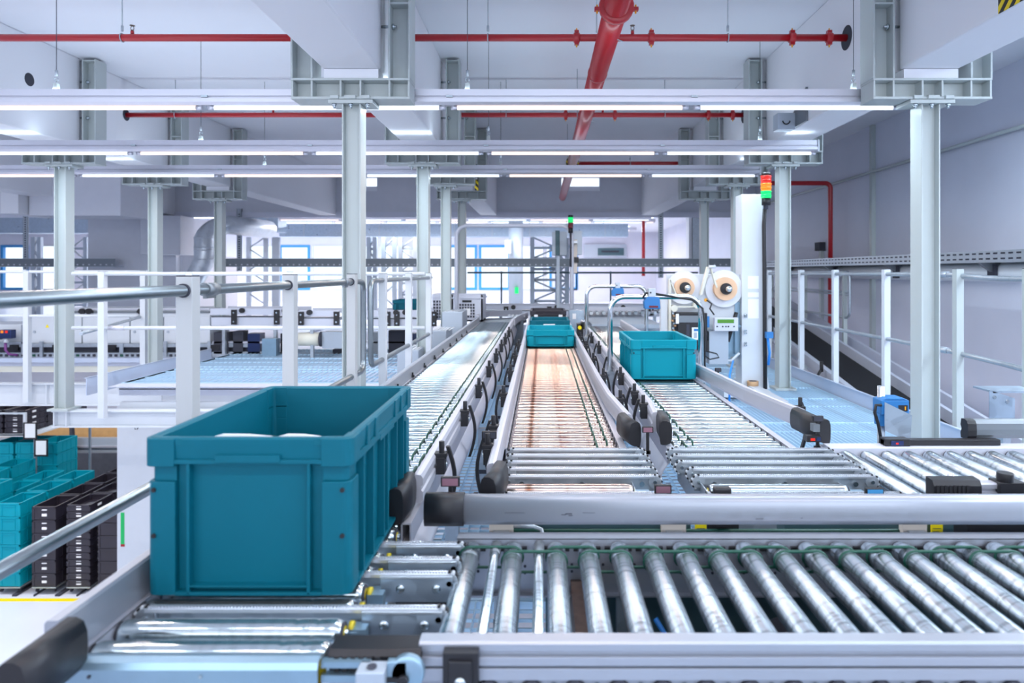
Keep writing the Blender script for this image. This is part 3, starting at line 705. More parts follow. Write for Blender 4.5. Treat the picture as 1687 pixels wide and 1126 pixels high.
# cross members and plates seen between the rollers
pl = MB().box(.01, 1.95, 1.632, 1.64, ZT-.48, ZT-.135, 'darkteal').cyl((.42, 1.628, ZT-.22), (.42, 1.632, ZT-.22), .012, 'black', n=14).cyl((.60, 1.628, ZT-.20), (.60, 1.632, ZT-.20), .02, 'aludark', n=18).box(.02, 1.95, 1.22, 1.60, ZT-.30, ZT-.29, 'darkteal').box(-.02, 1.9, 1.20, 1.215, ZT-.40, ZT-.14, 'darkteal')
obj('under_plate', pl, c4)
obj('cable_duct', MB().box(.068, .108, 1.2, 1.6, ZT-.16, ZT-.09, 'brown'), c4, label='brown stained cross duct')
dm = MB().cyl((.55, 1.33, ZT-.2), (.55, 1.56, ZT-.2), .045, 'dark', n=20).box(.5, .6, 1.4, 1.5, ZT-.3, ZT-.2, 'darkteal').tube([(.25, 1.5, ZT-.13), (.3, 1.45, ZT-.2), (.42, 1.42, ZT-.16), (.5, 1.42, ZT-.2)], .006, 'bluecable', 8)
obj('drive_motor', dm, c4)
# guide rail behind the cross lane
g4 = thing('guide_rail', (.8, 1.68, ZT), 'long pale guide rail with black left end cap, across the foreground', 'guide rail')
gp = [(0, 0), (-.006, .014), (-.007, .036), (-.005, .06), (.001, .072), (.012, .076), (.028, .074), (.032, .05), (.026, .036), (.032, .02), (.03, 0)]
rl = obj('rail', MB().prism([(1.668+a, ZT+.014+b*.895) for a, b in gp], 'X', -.193, 2.0, 'rail', True), g4)
sc = MB()
for (u, v, a, b) in ((.048, .040, .012, .0012), (.058, .042, .016, .0018), (.066, .038, .010, .0010), (.10, .045, .03, .0005), (-.09, .045, .05, .0004), (.63, .032, .006, .0004), (.52, .03, .02, .0004)):
    sc.box(u, u+a, 1.6600, 1.6612, ZT+v, ZT+v+b, 'dark')
obj('scuff_mark', sc, rl, label='dark scuff marks')
obj('end_cap', MB().prism([(1.668+a*1.25-.003, ZT+.011+b*.98) for a, b in gp], 'X', -.286, -.190, 'black', True), g4)
br = MB()
for x in (-.10, .33, .93, 1.5): br.box(x-.03, x+.03, 1.70, 1.72, ZT-.13, ZT+.03, 'beige').box(x-.02, x+.02, 1.655, 1.72, ZT-.02, ZT-.012, 'galv')
obj('bracket', br, g4)
uf = thing('drive_housing', (.5, 1.74, ZT-.09), 'dark drive housing with yellow labels under the long guide rail', 'drive housing')
m = MB().box(-.1, .38, 1.74, 1.80, ZT-.10, ZT-.012, 'darkteal').box(.42, .50, 1.73, 1.80, ZT-.10, ZT-.006, 'black').box(.62, 1.05, 1.74, 1.8, ZT-.1, ZT-.012, 'darkteal').box(1.08, 1.3, 1.73, 1.8, ZT-.1, ZT-.006, 'black')
obj('housing', m, uf)
obj('rod', MB().cyl((-.1, 1.72, ZT-.022), (.9, 1.72, ZT-.022), .006, 'greenbelt', n=8).tube([(-.08, 1.71, ZT-.005), (-.02, 1.71, ZT-.006), (.0, 1.70, ZT-.01), (.005, 1.69, ZT-.03)], .005, 'galv', 8), uf)
for x in (.388, .985):
    obj('warning_label', MB().box(x, x+.029, 1.725, 1.7285, ZT-.045, ZT-.006, 'yellowlabel').box(x+.004, x+.025, 1.7245, 1.7255, ZT-.018, ZT-.0165, 'dark').box(x+.004, x+.02, 1.7245, 1.7255, ZT-.026, ZT-.0245, 'dark'), uf, label='yellow warning label')

# ---- chain transfers
def strand(par, xa, xb, Y, plate=None, h=.05, fat=False):
    s_ = MB(); r = .020; zt = ZT+.003; c = zt-r
    # track top and chain
    s_.box(xa+r, xb-r, Y-.009, Y+.009, zt-.007, zt-.001, 'track')
    s_.box(xa+r*.4, xb-r*.4, Y+.004, Y+.007, zt-h, zt-.006, 'galv')
    for X, sg in ((xa+r, -1), (xb-r, 1)):
        s_.cyl((X, Y-.006, c), (X, Y+.008, c), r*.98, 'galv', n=18)
        s_.cyl((X, Y-.010, c), (X, Y-.006, c), .006, 'bolt', n=8)
    o = obj('chain_strand', s_, par)
    k = MB(); x = xa+r
    while x < xb-r:
        k.box(x-.0022, x+.0022, Y-.004, Y+.004, zt-.001, zt+.0025, 'track'); x += .0062
    for X, a0, a1 in ((xa+r, PI/2, PI*1.35), (xb-r, PI/2, -PI*.35)):
        for i in range(8):
            a = a0+(a1-a0)*i/7; u = Vector((math.cos(a), 0, math.sin(a))); q = Vector((X, Y, c))+u*(r+.001)
            k.cyl(q-Vector((0, .0045, 0)), q+Vector((0, .0045, 0)), .0034, 'white' if i % 2 else 'black', n=6)
    obj('chain', k, o)
    if plate:
        p0, p1 = plate
        q = MB().box(p0, p1, Y-.010, Y-.006, zt-.058, zt-.008, 'zincblue').box(p0, p1, Y-.012, Y+.004, zt-.009, zt-.004, 'galv')
        q.box(p0-.03, p0+.002, Y-.04, Y+.0, zt-.030, zt-.027, 'paleblue')
        for u in (.28, .78): q.lathe([(0, .009), (.002, .0095), (.005, .006), (.006, 0)], (p0+(p1-p0)*u, Y-.010, zt-.030), (0, -1, 0), 'bolt', 14)
        obj('bearing_plate', q, o, bev=.0008)
    else:
        q = MB()
        for u in (.04, .12, .5, .88, .96): q.cyl((xa+(xb-xa)*u, Y-.002, zt-.028), (xa+(xb-xa)*u, Y+.004, zt-.028), .008, 'bolt', n=10)
        obj('bolt', q, o)
    return o
t1 = thing('chain_transfer', (-.4, 1.4, ZT-.1), 'row of chain transfer strands between the big bin lane and the front cross lane', 'chain transfer', 'chain transfers')
for py in (897, 922, 946, 1003): strand(t1, -.76, -.172, Yo(py), (-.335, -.185))
for py in (905, 930, 960, 985, 1015): obj('bearing_block', MB().box(-.352, -.32, Yo(py)-.012, Yo(py)+.012, ZT-.05, ZT-.02, 'paleblue').cyl((-.352, Yo(py), ZT-.022), (-.344, Yo(py), ZT-.022), .012, 'yellow', n=12), t1)
obj('base_frame', MB().box(-.34, -.19, 1.16, 1.66, ZT-.16, ZT-.10, 'aludark').box(-.36, -.355, 1.16, 1.72, ZT-.1, ZT-.03, 'galv').box(-.32, -.2, 1.5, 1.62, ZT-.1, ZT-.05, 'dark').box(-.23, -.18, 1.3, 1.36, ZT-.08, ZT-.05, 'white'), t1)
t2 = thing('chain_transfer', (.1, 2.2, ZT-.1), 'chain transfer strands at the near end of the middle lane', 'chain transfer', 'chain transfers')
t3 = thing('chain_transfer', (.75, 2.2, ZT-.1), 'chain transfer strands at the near end of the right lane', 'chain transfer', 'chain transfers')
for py in (741, 750.6, 761.5, 772.6, 785, 814):
    Y = Yo(py); strand(t2, -.12, .37, Y); strand(t3, .445+.02*(Y < 2.2), 1.04, Y)
for t, xa, xb, rm in ((t2, -.115, .272, 'rollerwarm'), (t3, .50, .91, 'roller')):
    ra = None
    for i, py in enumerate((745.5, 756, 767, 778.5, 797, 806)):
        Y = Yo(py); z = ZT-.024-(.0 if py == 797 else .006)
        if ra is None: ra = obj('roller', roller_mb((xa, Y, z), xb-xa, 'X', .022, rm), t, at=(xa, Y, z))
        else: dup(ra, (xa, Y, z))
    fr_ = MB().box(xa-.01, xa-.006, 1.92, 2.46, ZT-.12, ZT-.02, 'galv').box(xb+.006, xb+.010, 1.92, 2.46, ZT-.12, ZT-.02, 'galv').box(xb+.01, xb+.06, 1.92, 2.46, ZT-.05, ZT-.045, 'paleblue')
    fr_.box(xa, xb+.1, 1.90, 1.91, ZT-.12, ZT-.03, 'galv').box(xa, xb+.1, 1.92, 2.46, ZT-.125, ZT-.12, 'aludark')
    for py in (745, 756, 767, 780, 797): fr_.box(xb+.012, xb+.05, Yo(py)-.012, Yo(py)+.012, ZT-.045, ZT-.022, 'paleblue')
    obj('base_frame', fr_, t)
    legs(t, (xa, xb), (2.0,), ZT-.12)

# ---- right rear cross lane
c5 = thing('roller_conveyor', (1.7, 2.2, ZT-.1), 'roller conveyor leading off to the right edge beside the blue scanner', 'conveyor', 'roller conveyor lanes')
R5 = obj('roller', roller_mb((1.078, 1.94, ZT-.0235), .485, 'Y', .0235, 'rollery', (), 'orange'), c5, at=(1.078, 1.94, ZT-.0235))
for k in range(1, 20): dup(R5, (1.078+.0735*k, 1.94, ZT-.0235))
obj('back_rail', MB().box(1.03, 2.6, 2.432, 2.50, ZT-.06, ZT+.004, 'lilac').box(1.03, 2.6, 2.50, 2.54, ZT-.10, ZT-.01, 'alu'), c5, bev=.002)
ls = obj('light_grid', MB().box(1.235, 1.655, 2.46, 2.49, ZT+.005, ZT+.026, 'black').box(1.235, 1.325, 2.452, 2.494, ZT+.004, ZT+.030, 'black'), c5, bev=.002, label='flat black sensor bar')
obj('sensor_lens', MB().box(1.255, 1.30, 2.450, 2.4525, ZT+.008, ZT+.024, 'dkblue').box(1.272, 1.281, 2.449, 2.4505, ZT+.012, ZT+.018, 'redglow'), ls)
gr5 = obj('guide_rail', MB().prism([(2.50+a, ZT+.022+b*.9) for a, b in gp], 'X', 1.585, 2.6, 'aludark'), c5, bev=.001)
obj('end_cap', MB().prism([(2.497+a*1.2, ZT+.018+b*.96) for a, b in gp], 'X', 1.555, 1.588, 'black'), gr5, bev=.001)
fr5 = obj('front_rail', MB().prism([(y-1.172+1.92, ZT+z+.034) for y, z in FP], 'X', 1.21, 2.5, 'alu'), c5)
cap = MB().prism([(1.925, ZT+.056), (1.925, ZT-.03), (1.884, ZT-.03), (1.884, ZT+.040), (1.892, ZT+.054)], 'X', 1.083, 1.215, 'black')
for k in range(8): cap.box(1.090+.0118*k, 1.097+.0118*k, 1.8825, 1.893, ZT-.03, ZT+.042, 'rubber')
cap.cyl((1.200, 1.879, ZT+.015), (1.200, 1.886, ZT+.015), .0055, 'bolt', n=12)
obj('end_cap', cap, fr5, label='black ribbed end cap')
k_ = MB().box(1.262, 1.335, 1.88, 1.93, ZT-.04, ZT+.050, 'black').cyl((1.29, 1.90, ZT+.048), (1.29, 1.90, ZT+.073), .021, 'black', n=14).cyl((1.32, 1.872, ZT+.012), (1.32, 1.88, ZT+.012), .007, 'bolt', n=12)
obj('clamp', k_, fr5, bev=.002)
legs(c5, (1.2, 2.2), (1.95, 2.5), ZT-.1)
obj('under_tray', MB().box(1.05, 2.6, 1.94, 2.43, ZT-.14, ZT-.13, 'aludark'), c5)

# ---- end channel and bracket in the near left corner
ec = thing('end_channel', (-.58, 1.11, ZT-.12), 'pale blue zinc end channel across the near end of the left lane', 'frame channel')
m = MB().prism([(1.135, ZT-.002), (1.118, ZT+.003), (1.106, ZT-.002), (1.102, ZT-.012), (1.102, ZT-.048), (1.108, ZT-.056), (1.135, ZT-.058), (1.135, ZT-.054), (1.11, ZT-.052), (1.106, ZT-.046), (1.106, ZT-.012), (1.11, ZT-.004), (1.12, ZT-.001), (1.135, ZT-.006)], 'X', -.772, -.362, 'paleblue')
m.box(-.80, -.362, 1.10, 1.104, ZT-.14, ZT-.064, 'paleblue')
for x in (-.64, -.54, -.43): m.box(x-.028, x+.028, 1.098, 1.1005, ZT-.078, ZT-.070, 'dark')
m.cyl((-.73, 1.10, ZT-.022), (-.73, 1.1015, ZT-.022), .003, 'dark', n=8).cyl((-.55, 1.10, ZT-.022), (-.55, 1.1015, ZT-.022), .003, 'bolt', n=8)
obj('channel', m, ec)
tb_ = thing('tension_bracket', (-.25, 1.1, ZT-.07), 'rounded pale blue bracket with bolt slot in front of the ribbed cap', 'bracket')
m = MB().lathe([(0, .028), (.012, .028), (.014, .024), (.014, 0)], (-.218, 1.118, ZT-.020), (0, -1, 0), 'paleblue', 28).box(-.218, -.25, 1.104, 1.118, ZT-.048, ZT-.0, 'paleblue')
obj('plate', m, tb_, bev=.001)
obj('bolt', MB().cyl((-.223, 1.095, ZT-.028), (-.223, 1.106, ZT-.028), .009, 'black', n=14).box(-.265, -.223, 1.102, 1.1045, ZT-.032, ZT-.024, 'black'), tb_)
obj('block', MB().box(-.296, -.25, 1.085, 1.12, ZT-.05, ZT-.006, 'box').cyl((-.273, 1.10, ZT-.006), (-.273, 1.10, ZT-.002), .008, 'dark', n=14), tb_, bev=.003)
obj('arm', MB().box(-.36, -.28, 1.115, 1.13, ZT-.016, ZT-.006, 'paleblue').box(-.36, -.28, 1.115, 1.13, ZT-.04, ZT-.028, 'paleblue').lathe([(0, .004), (.002, .02), (.01, .02)], (-.375, 1.13, ZT-.03), (0, -1, 0), 'yellow', 18), tb_)

# ---- small sensors and reflectors on the rails
def reflector(x, y, z, zb, lab, face='redoff', w=.026, h=.016, body='black'):
    t = thing('reflector', (x, y, zb), lab, 'reflector', 'reflectors and sensors on the rails')
    obj('stalk', MB().box(x-.005, x+.005, y-.004, y+.006, zb, z, 'black').box(x-.010, x+.010, y-.004, y+.012, zb, zb+.012, 'black'), t)
    h_ = obj('head', MB().box(x-w, x+w, y-.006, y+.006, z-h*.2, z+h*1.6, body), t, bev=.002)
    obj('face', MB().box(x-w+.004, x+w-.004, y-.0075, y-.0055, z+h*.05, z+h*1.35, face), h_)
    return t
M['pinkface'] = mat('dull_red_reflector', rgb(150, 110, 125), .25)
M['blueface'] = mat('iridescent_face', rgb(70, 160, 220), .15)
reflector(pX(742, 1.74), 1.74, pZ(800, 1.74), ZT-.01, 'black framed reflector above the left end of the long guide rail', 'pinkface', .024, .014)
reflector(pX(1092, 1.93), 1.93, pZ(812, 1.93), ZT-.02, 'black framed dull red reflector in front of the gap between middle and right lane', 'pinkface', .024, .014)
reflector(pX(1440, 1.80), 1.80, pZ(818, 1.80), ZT-.01, 'small reflector with a bright blue face behind the long guide rail', 'blueface', .024, .014)
reflector(pX(1067, 2.44), 2.44, pZ(712, 2.44), ZT-.02, 'small reflector standing low between the two dark rail end caps', 'pinkface', .02, .012)
reflector(pX(1347, 2.5), 2.5, pZ(694, 2.5), ZT-.02, 'black reflector on a stalk at the flared end of the right guide rail', 'dark', .02, .012)
reflector(pX(1183, 3.9), 3.9, pZ(612, 3.9), pZ(625, 3.9), 'tiny black reflector on the outer rail beside the medium teal bin', 'dark', .018, .012)
reflector(pX(806, 2.2), 2.2, pZ(722, 2.2), ZT-.0, 'black reflector left of the middle lane, above its outer rail', 'dark', .024, .014)
xq = pX(1190, 1.72)
solo('end_stop', MB().box(xq-.022, xq+.022, 1.712, 1.735, ZT-.01, pZ(803, 1.72), 'black'), 'curved black stop block just behind the long guide rail', 'stop block', bev=.005)
# sensor head hanging from the flared end
t = thing('photo_sensor', (pX(1340, 2.48), 2.48, pZ(727, 2.48)), 'small black photo sensor with red light under the flared rail end', 'sensor')
X = pX(1340, 2.48)
obj('body', MB().box(X-.026, X+.026, 2.47, 2.5, pZ(728, 2.48), pZ(718, 2.48), 'black').box(X+.0, X+.024, 2.48, 2.51, pZ(712, 2.48), pZ(700, 2.48), 'aludark').tube([(X+.02, 2.49, pZ(728, 2.48)), (X+.024, 2.49, pZ(735, 2.48)), (X+.012, 2.49, pZ(740, 2.48))], .003, 'cable', 6), t)
obj('lens', MB().box(X-.014, X+.002, 2.4685, 2.4705, pZ(725.5, 2.48), pZ(721.5, 2.48), 'redglow').box(X+.008, X+.022, 2.4685, 2.4705, pZ(726, 2.48), pZ(720, 2.48), 'dkblue'), t)

# ================================================================ bins
def rr(hx, hy, r, z, cx, cy, n=4):
    out = []
    for (sx, sy, a0) in ((1, 1, 0), (-1, 1, PI/2), (-1, -1, PI), (1, -1, 1.5*PI)):
        for i in range(n+1):
            a = a0+PI/2*i/n; out.append((cx+sx*(hx-r)+r*math.cos(a), cy+sy*(hy-r)+r*math.sin(a), z))
    return out
def euro_bin(name, x, y, z, W, L, H, m, label, cat='bin', group=None, holes=2, open_=True, rx=0):
    """front face centre at (x, y), running L back"""
    t = thing(name, (x, y+L/2, z), label, cat, group); cx, cy, hx, hy = x, y+L/2, W/2, L/2
    sh = MB(); loops = []
    for (dz, ins, r) in ((0, .030, .02), (.006, .020, .02), (.012, .020, .02), (H-.05, .018, .018), (H-.044, .018, .018), (H-.042, .006, .02), (H-.004, .003, .02), (H, .006, .018), (H, .014, .014), (H-.004, .022, .014), (.010, .026, .012)):
        loops.append(rr(hx-ins, hy-ins, r, z+dz, cx, cy))
    n = len(loops[0]); vs = [q for l in loops for q in l]
    fs = [(i*n+k, i*n+(k+1) % n, (i+1)*n+(k+1) % n, (i+1)*n+k) for i in range(len(loops)-1) for k in range(n)]
    sh.add(vs, fs, m); o = len(sh.v)-len(vs); mi = sh._mi(m)
    sh.f += [tuple(o+k for k in range(n-1, -1, -1)), tuple(o+(len(loops)-1)*n+k for k in range(n))]; sh.m += [mi, mi]; sh.s += [False, False]
    body = obj('body', sh, t, bev=0)
    # corner posts
    w = .060
    for sx in (-1, 1):
        for sy in (-1, 1):
            q = MB()
            def L_(ins, r=.02):
                ex, ey = hx-ins, hy-ins; pts = []
                for i in range(6):
                    a = PI/2*i/5; pts.append((cx+sx*(ex-r+r*math.cos(a)), cy+sy*(ey-r+r*math.sin(a))))
                pts += [(cx+sx*(hx-w), cy+sy*ey), (cx+sx*(hx-w), cy+sy*(hy-.024)), (cx+sx*(hx-.024), cy+sy*(hy-.024)), (cx+sx*(hx-.024), cy+sy*(hy-w)), (cx+sx*ex, cy+sy*(hy-w))]
                return pts
            q.prism(L_(.004), 'Z', z+.010, z+H-(.085 if H > .2 else .06), m).prism(L_(.011, .014), 'Z', z+H-.085, z+H-.05, m).prism(L_(.0), 'Z', z+H-(.055 if H > .2 else .045), z+H-.0015, m)
            obj('corner_post', q, body, bev=.0015)
            if holes:
                for zc in [z+H*.68, z+H*.40][:holes]:
                    hh = MB().cyl((cx+sx*(hx-.020), cy+sy*(hy-.0035), zc), (cx+sx*(hx-.020), cy+sy*(hy-.0005), zc), .0045, 'black', n=10)
                    obj('post_hole', hh, body)
    rb = MB()
    for sy in (-1, 1):
        yo = cy+sy*(hy-.020); y2 = cy+sy*(hy-.003)
        rb.box(cx-hx+w, cx+hx-w, yo, cy+sy*(hy-.001), z+H-.050, z+H-.042, m)                    # ledge
        for u in (-.115, .115): rb.box(cx+u-.003, cx+u+.003, yo, y2, z+.012, z+H-.042, m)
        rb.box(cx-.062, cx+.062, yo, cy+sy*(hy+.001), z+H-.047, z+H-.033, m)                     # handle lip
        rb.box(cx-hx+w, cx+hx-w, yo, y2, z+.010, z+.016, m).box(cx-.112, cx+.112, yo, y2, z+.026, z+.029, m)
        rb.box(cx-hx+w, cx-hx+w+.014, yo, y2, z+H-.016, z+H-.0015, m).box(cx+hx-w, cx+hx-w-.014, yo, y2, z+H-.016, z+H-.0015, m)
    for sx in (-1, 1):
        xo = cx+sx*(hx-.020); x2 = cx+sx*(hx-.003)
        rb.box(xo, cx+sx*(hx-.001), cy-hy+w, cy+hy-w, z+H-.056, z+H-.042, m)
        rb.box(xo, cx+sx*(hx+.0), cy-.07, cy+.07, z+H-.062, z+H-.047, m)
        for u in (-.20, -.12, -.02, .02, .12, .20):
            if abs(u) < hy-.06: rb.box(xo, x2, cy+u-.003, cy+u+.003, z+.012, z+H-.046, m)
        for u in (-.17, -.10, .10, .17):
            if abs(u) < hy-.06: rb.box(cx+sx*(hx-.006), cx+sx*(hx-.0005), cy+u-.012, cy+u+.012, z+H-.042, z+H-.002, m)
        rb.box(xo, x2, cy-hy+w, cy+hy-w, z+.010, z+.018, m)
    obj('ribs', rb, body, bev=.0008)
    return t
HB = .312
euro_bin('storage_bin', -.560, 1.300, ZT+.003, .40, .60, HB, 'teal', 'big teal plastic bin in the left foreground', group='teal bins on the lanes')
pp = MB()
for x0, x1 in ((-.64, -.525), (-.515, -.43)):
    pp.prism([(x0, ZT+.02), (x1, ZT+.02), (x1, ZT+HB-.001), (x0+(x1-x0)*.6, ZT+HB+.003), (x0+.02, ZT+HB+.0035), (x0, ZT+HB-.002)], 'Y', 1.328, 1.333, 'paper')
solo('paper_sheet', pp, 'white folded papers just showing inside the front wall of the big teal bin', 'papers')
euro_bin('storage_bin', .705, 3.93, ZT+.003, .385, .60, .236, 'tealb', 'medium teal plastic bin on the right lane under the tube portal', group='teal bins on the lanes', holes=1)
euro_bin('storage_bin', .075, 5.66, ZT+.003, .40, .55, .145, 'tealb', 'low bright teal bin, nearest on the middle lane', group='teal bins on the lanes', holes=0)
b2 = euro_bin('storage_bin', .08, 6.55, ZT+.003, .39, .55, .16, 'teal', 'low darker teal bin second on the middle lane, between teal and black bin', group='teal bins on the lanes', holes=0)
b = euro_bin('storage_bin', .075, 7.5, ZT+.003, .40, .6, .20, 'crateblk', 'black bin at the far end of the middle lane', group='black bins on the lanes', holes=0)
lab_ = MB().box(.075-.055, .075+.055, 7.494, 7.496, ZT+.075, ZT+.10, 'paper').box(-.08, -.04, 7.494, 7.496, ZT+.135, ZT+.16, 'paper').box(.19, .23, 7.494, 7.496, ZT+.135, ZT+.16, 'paper')
obj('label_strip', lab_, b, label='white label')
obj('label_strip', MB().box(.02, .13, 6.543, 6.5475, ZT+.10, ZT+.13, 'paper'), b2, label='white label')
# ================================================================ handrails
XR = -1.04; zTop, zMid = -.055, -.575; rr_ = .0165
def post(par, x, y, z0, z1, w=.048, m='post'):
    p = obj('post', MB().box(x-w/2, x+w/2, y-w/2, y+w/2, z0, z1, m), par, bev=.002)
    obj('post_cap', MB().box(x-w/2+.001, x+w/2-.001, y-w/2+.001, y+w/2-.001, z1, z1+.003, 'dark'), p)
    return p
t = thing('handrail', (XR, 2.8, ZP), 'near left galvanised handrail running past the big teal bin to a rounded end', 'handrail', 'handrails')
for y in (2.01, 2.826, 3.75): post(t, XR, y, ZP, -.014)
ye = 3.985
loop = [(XR, -.3, zTop), (XR, ye-.06, zTop)]+arc((XR, ye-.06, zTop-.06), .06, PI/2, 0, 6, 'YZ')[1:]+arc((XR, ye-.06, zMid+.06), .06, 0, -PI/2, 6, 'YZ')+[(XR, -.3, zMid)]
obj('tube', MB().tube(loop, rr_, 'tube', 16), t)
for y in (2.14, 3.62): obj('tube_clamp', MB().cyl((XR, y-.035, zTop), (XR, y+.035, zTop), rr_+.0045, 'aludark', n=16).box(XR-.006, XR+.006, y-.03, y+.03, zTop-.028, zTop-.014, 'aludark'), t)
for y in (2.01, 2.826, 3.75): obj('rubber_ring', MB().cyl((XR, y-.032, zTop), (XR, y-.024, zTop), rr_+.004, 'dark', n=16), t)
t = thing('handrail', (XR, 5.3, ZP), 'continuing left handrail with rounded near end beyond the gap, up to the second row column', 'handrail', 'handrails')
for y in (4.48, 5.35, 6.3): post(t, XR, y, ZP, -.014, m='white')
ye = 4.16
loop = [(XR, 6.42, zTop), (XR, ye+.06, zTop)]+[(XR, ye+.06-.06*math.sin(a), zTop-.06+.06*math.cos(a)) for a in [PI/12*i for i in range(1, 7)]]
loop += [(XR, ye+.06-.06*math.cos(a), zMid+.06-.06*math.sin(a)) for a in [PI/12*i for i in range(0, 7)]]+[(XR, 6.42, zMid)]
obj('tube', MB().tube(loop, rr_, 'tube', 16), t)
# transverse white railing at the platform edge
t = thing('handrail', (-2.8, 6.55, ZP), 'white railing across the platform edge between left and middle columns', 'handrail', 'handrails')
for X in (pX(169, 6.55), pX(313, 6.55), pX(478, 6.55)): post(t, X, 6.55, -1.40 if X < -4 else ZP-.2, .0, .06, 'white')
obj('tube', MB().cyl((-4.5, 6.55, -.02), (-1.12, 6.55, -.02), .018, 'white').cyl((-4.5, 6.55, -.54), (-1.12, 6.55, -.54), .018, 'white'), t)
obj('tube_clamp', MB().cyl((-4.15, 6.55, -.54), (-4.0, 6.55, -.54), .022, 'alu'), t)
t = thing('handrail', (-6.5, 8.49, ZP), 'white railing at the far left edge, set further back', 'handrail', 'handrails')
for X in (pX(45, 8.49), pX(237, 8.49)): post(t, X, 8.49, -1.62 if X < -6 else ZP, .01, .065, 'white')
obj('tube', MB().cyl((-8.6, 8.49, .0), (-4.8, 8.49, .0), .018, 'white').cyl((-8.6, 8.49, -.55), (-5.0, 8.49, -.55), .018, 'white'), t)
obj('tube', MB().tube([(-4.45, 6.6, -.60), (-5.0, 8.55, -.56)], .017, 'galv', 10), t)
# right railing
XQ = 2.80
t = thing('handrail', (XQ, 6, ZP), 'pale railing along the right edge of the walkway, in front of the white wall', 'handrail', 'handrails')
for y in (3.92, 4.59, 5.55, 6.51, 7.36, 8.4, 9.4, 10.6): post(t, XQ, y, ZP, .018, .05, 'white' if y > 5 else 'steelgrey')
def wob(z): return [(XQ, 11.5, z), (XQ, 4.66, z), (XQ+.03, 4.50, z-.012), (XQ+.045, 4.35, z-.02), (XQ+.03, 4.15, z-.022), (XQ, 3.98, z-.022), (XQ, 2.4, z-.022)]
obj('tube', MB().tube(wob(-.02), .0165, 'galv', 14), t); obj('tube', MB().tube(wob(-.545), .0165, 'galv', 14), t)
obj('tube_clamp', MB().cyl((XQ, 4.7, -.545), (XQ, 4.95, -.545), .022, 'galv').cyl((XQ, 4.7, -.02), (XQ, 4.9, -.02), .021, 'galv'), t)
t = thing('handrail', (3.55, 9.2, ZP), 'farther railing with a rounded loop end behind the inclined belt', 'handrail', 'handrails')
Yl = 3.99*F/(1400-VX); xl = 3.99
lp = [(xl, 12, .0), (xl, Yl+.1, .0)]+[(xl, Yl+.1-.1*math.sin(a), -.1+.1*math.cos(a)) for a in [PI/10*i for i in range(1, 6)]]+[(xl, Yl+.1-.1*math.cos(a), -.5-.1*math.sin(a)) for a in [PI/10*i for i in range(0, 6)]]+[(xl, 12, -.6)]
obj('tube', MB().tube(lp, .017, 'galv', 12).cyl((xl, Yl, -.27), (xl, 12, -.25), .012, 'galv').cyl((xl, Yl, -.30), (xl, 12, -.30), .012, 'galv'), t)
for y in (Yl+.15, Yl+1.5, Yl+3.0): post(t, xl, y, -1.5, .01, .05, 'steelgrey')
# ================================================================ cable tray and white pipe on the right wall
m = MB(); XT = 4.25
m.box(XT-.003, XT+.003, 3, 14.5, .09, .20, 'galv').box(XT, XT+.28, 3, 14.5, .087, .09, 'galv').box(XT+.28, XT+.283, 3, 14.5, .09, .15, 'galv')
t = thing('cable_tray', (XT, 9, .09), 'long perforated galvanised cable tray along the right wall', 'cable tray', 'cable trays')
sl = m; y = 3.0
while y < 14.4:
    for z in (.115, .165): sl.box(XT-.0045, XT-.0028, y, y+.06, z, z+.016, 'dark')
    y += .105
obj('tray', m, t)
for y in (5.0, 6.6, 8.4, 10.2, 12): obj('bracket', MB().prism([(XT-.02, .086), (4.69, .086), (4.69, .07), (4.39, .0), (4.36, .0)], 'Y', y, y+.05, 'aludark').box(4.36, 4.39, y-.03, y+.08, -.08, .07, 'dark'), t)
solo('wall_pipe', MB().cyl((4.5, 3, .0), (4.5, 14.5, .0), .10, 'white', n=24), 'thick white round pipe under the cable tray on the right wall', 'pipe')
# ================================================================ inclined belt conveyor at the right
t = thing('inclined_conveyor', (3.5, 8, -1.5), 'inclined belt conveyor with black belt and pale side rails sloping down behind the right railing', 'conveyor')
def sl_(x0, x1, dz0, dz1, m, p):
    y0, y1 = 4.6, 12.6; za = lambda y: -.60-(11.2-y)*.175
    p.add([(x0, y0, za(y0)+dz0), (x1, y0, za(y0)+dz0), (x1, y1, za(y1)+dz0), (x0, y1, za(y1)+dz0), (x0, y0, za(y0)+dz1), (x1, y0, za(y0)+dz1), (x1, y1, za(y1)+dz1), (x0, y1, za(y1)+dz1)],
          [(0, 3, 2, 1), (4, 5, 6, 7), (0, 1, 5, 4), (1, 2, 6, 5), (2, 3, 7, 6), (3, 0, 4, 7)], m); return p
obj('belt', sl_(3.36, 3.84, -.01, .0, 'rubber', MB()), t)
obj('side_rail', sl_(3.84, 3.88, -.12, .12, 'lilac', sl_(3.30, 3.36, -.10, .03, 'lilac', MB())), t)
obj('side_rail', sl_(3.16, 3.20, -.16, -.06, 'alu', sl_(3.20, 3.30, -.16, -.15, 'alu', MB())), t)
obj('side_rail', sl_(4.1, 4.14, -.02, .10, 'lilac', MB()), t)
for y in (6.2, 7.9, 9.6):
    z = -.60-(11.2-y)*.175; obj('guide_clamp', MB().cyl((3.24, y, z+.02), (3.24, y, z+.14), .02, 'black', n=10).tube([(3.24, y, z+.05), (3.2, y, z-.02), (3.22, y, z-.08)], .018, 'black', 8), t)
for y in (6, 9, 12): obj('leg', MB().box(3.3, 3.36, y, y+.06, ZF, -.60-(11.2-y)*.175-.1, 'galv').box(3.84, 3.9, y, y+.06, ZF, -.60-(11.2-y)*.175-.1, 'galv'), t)
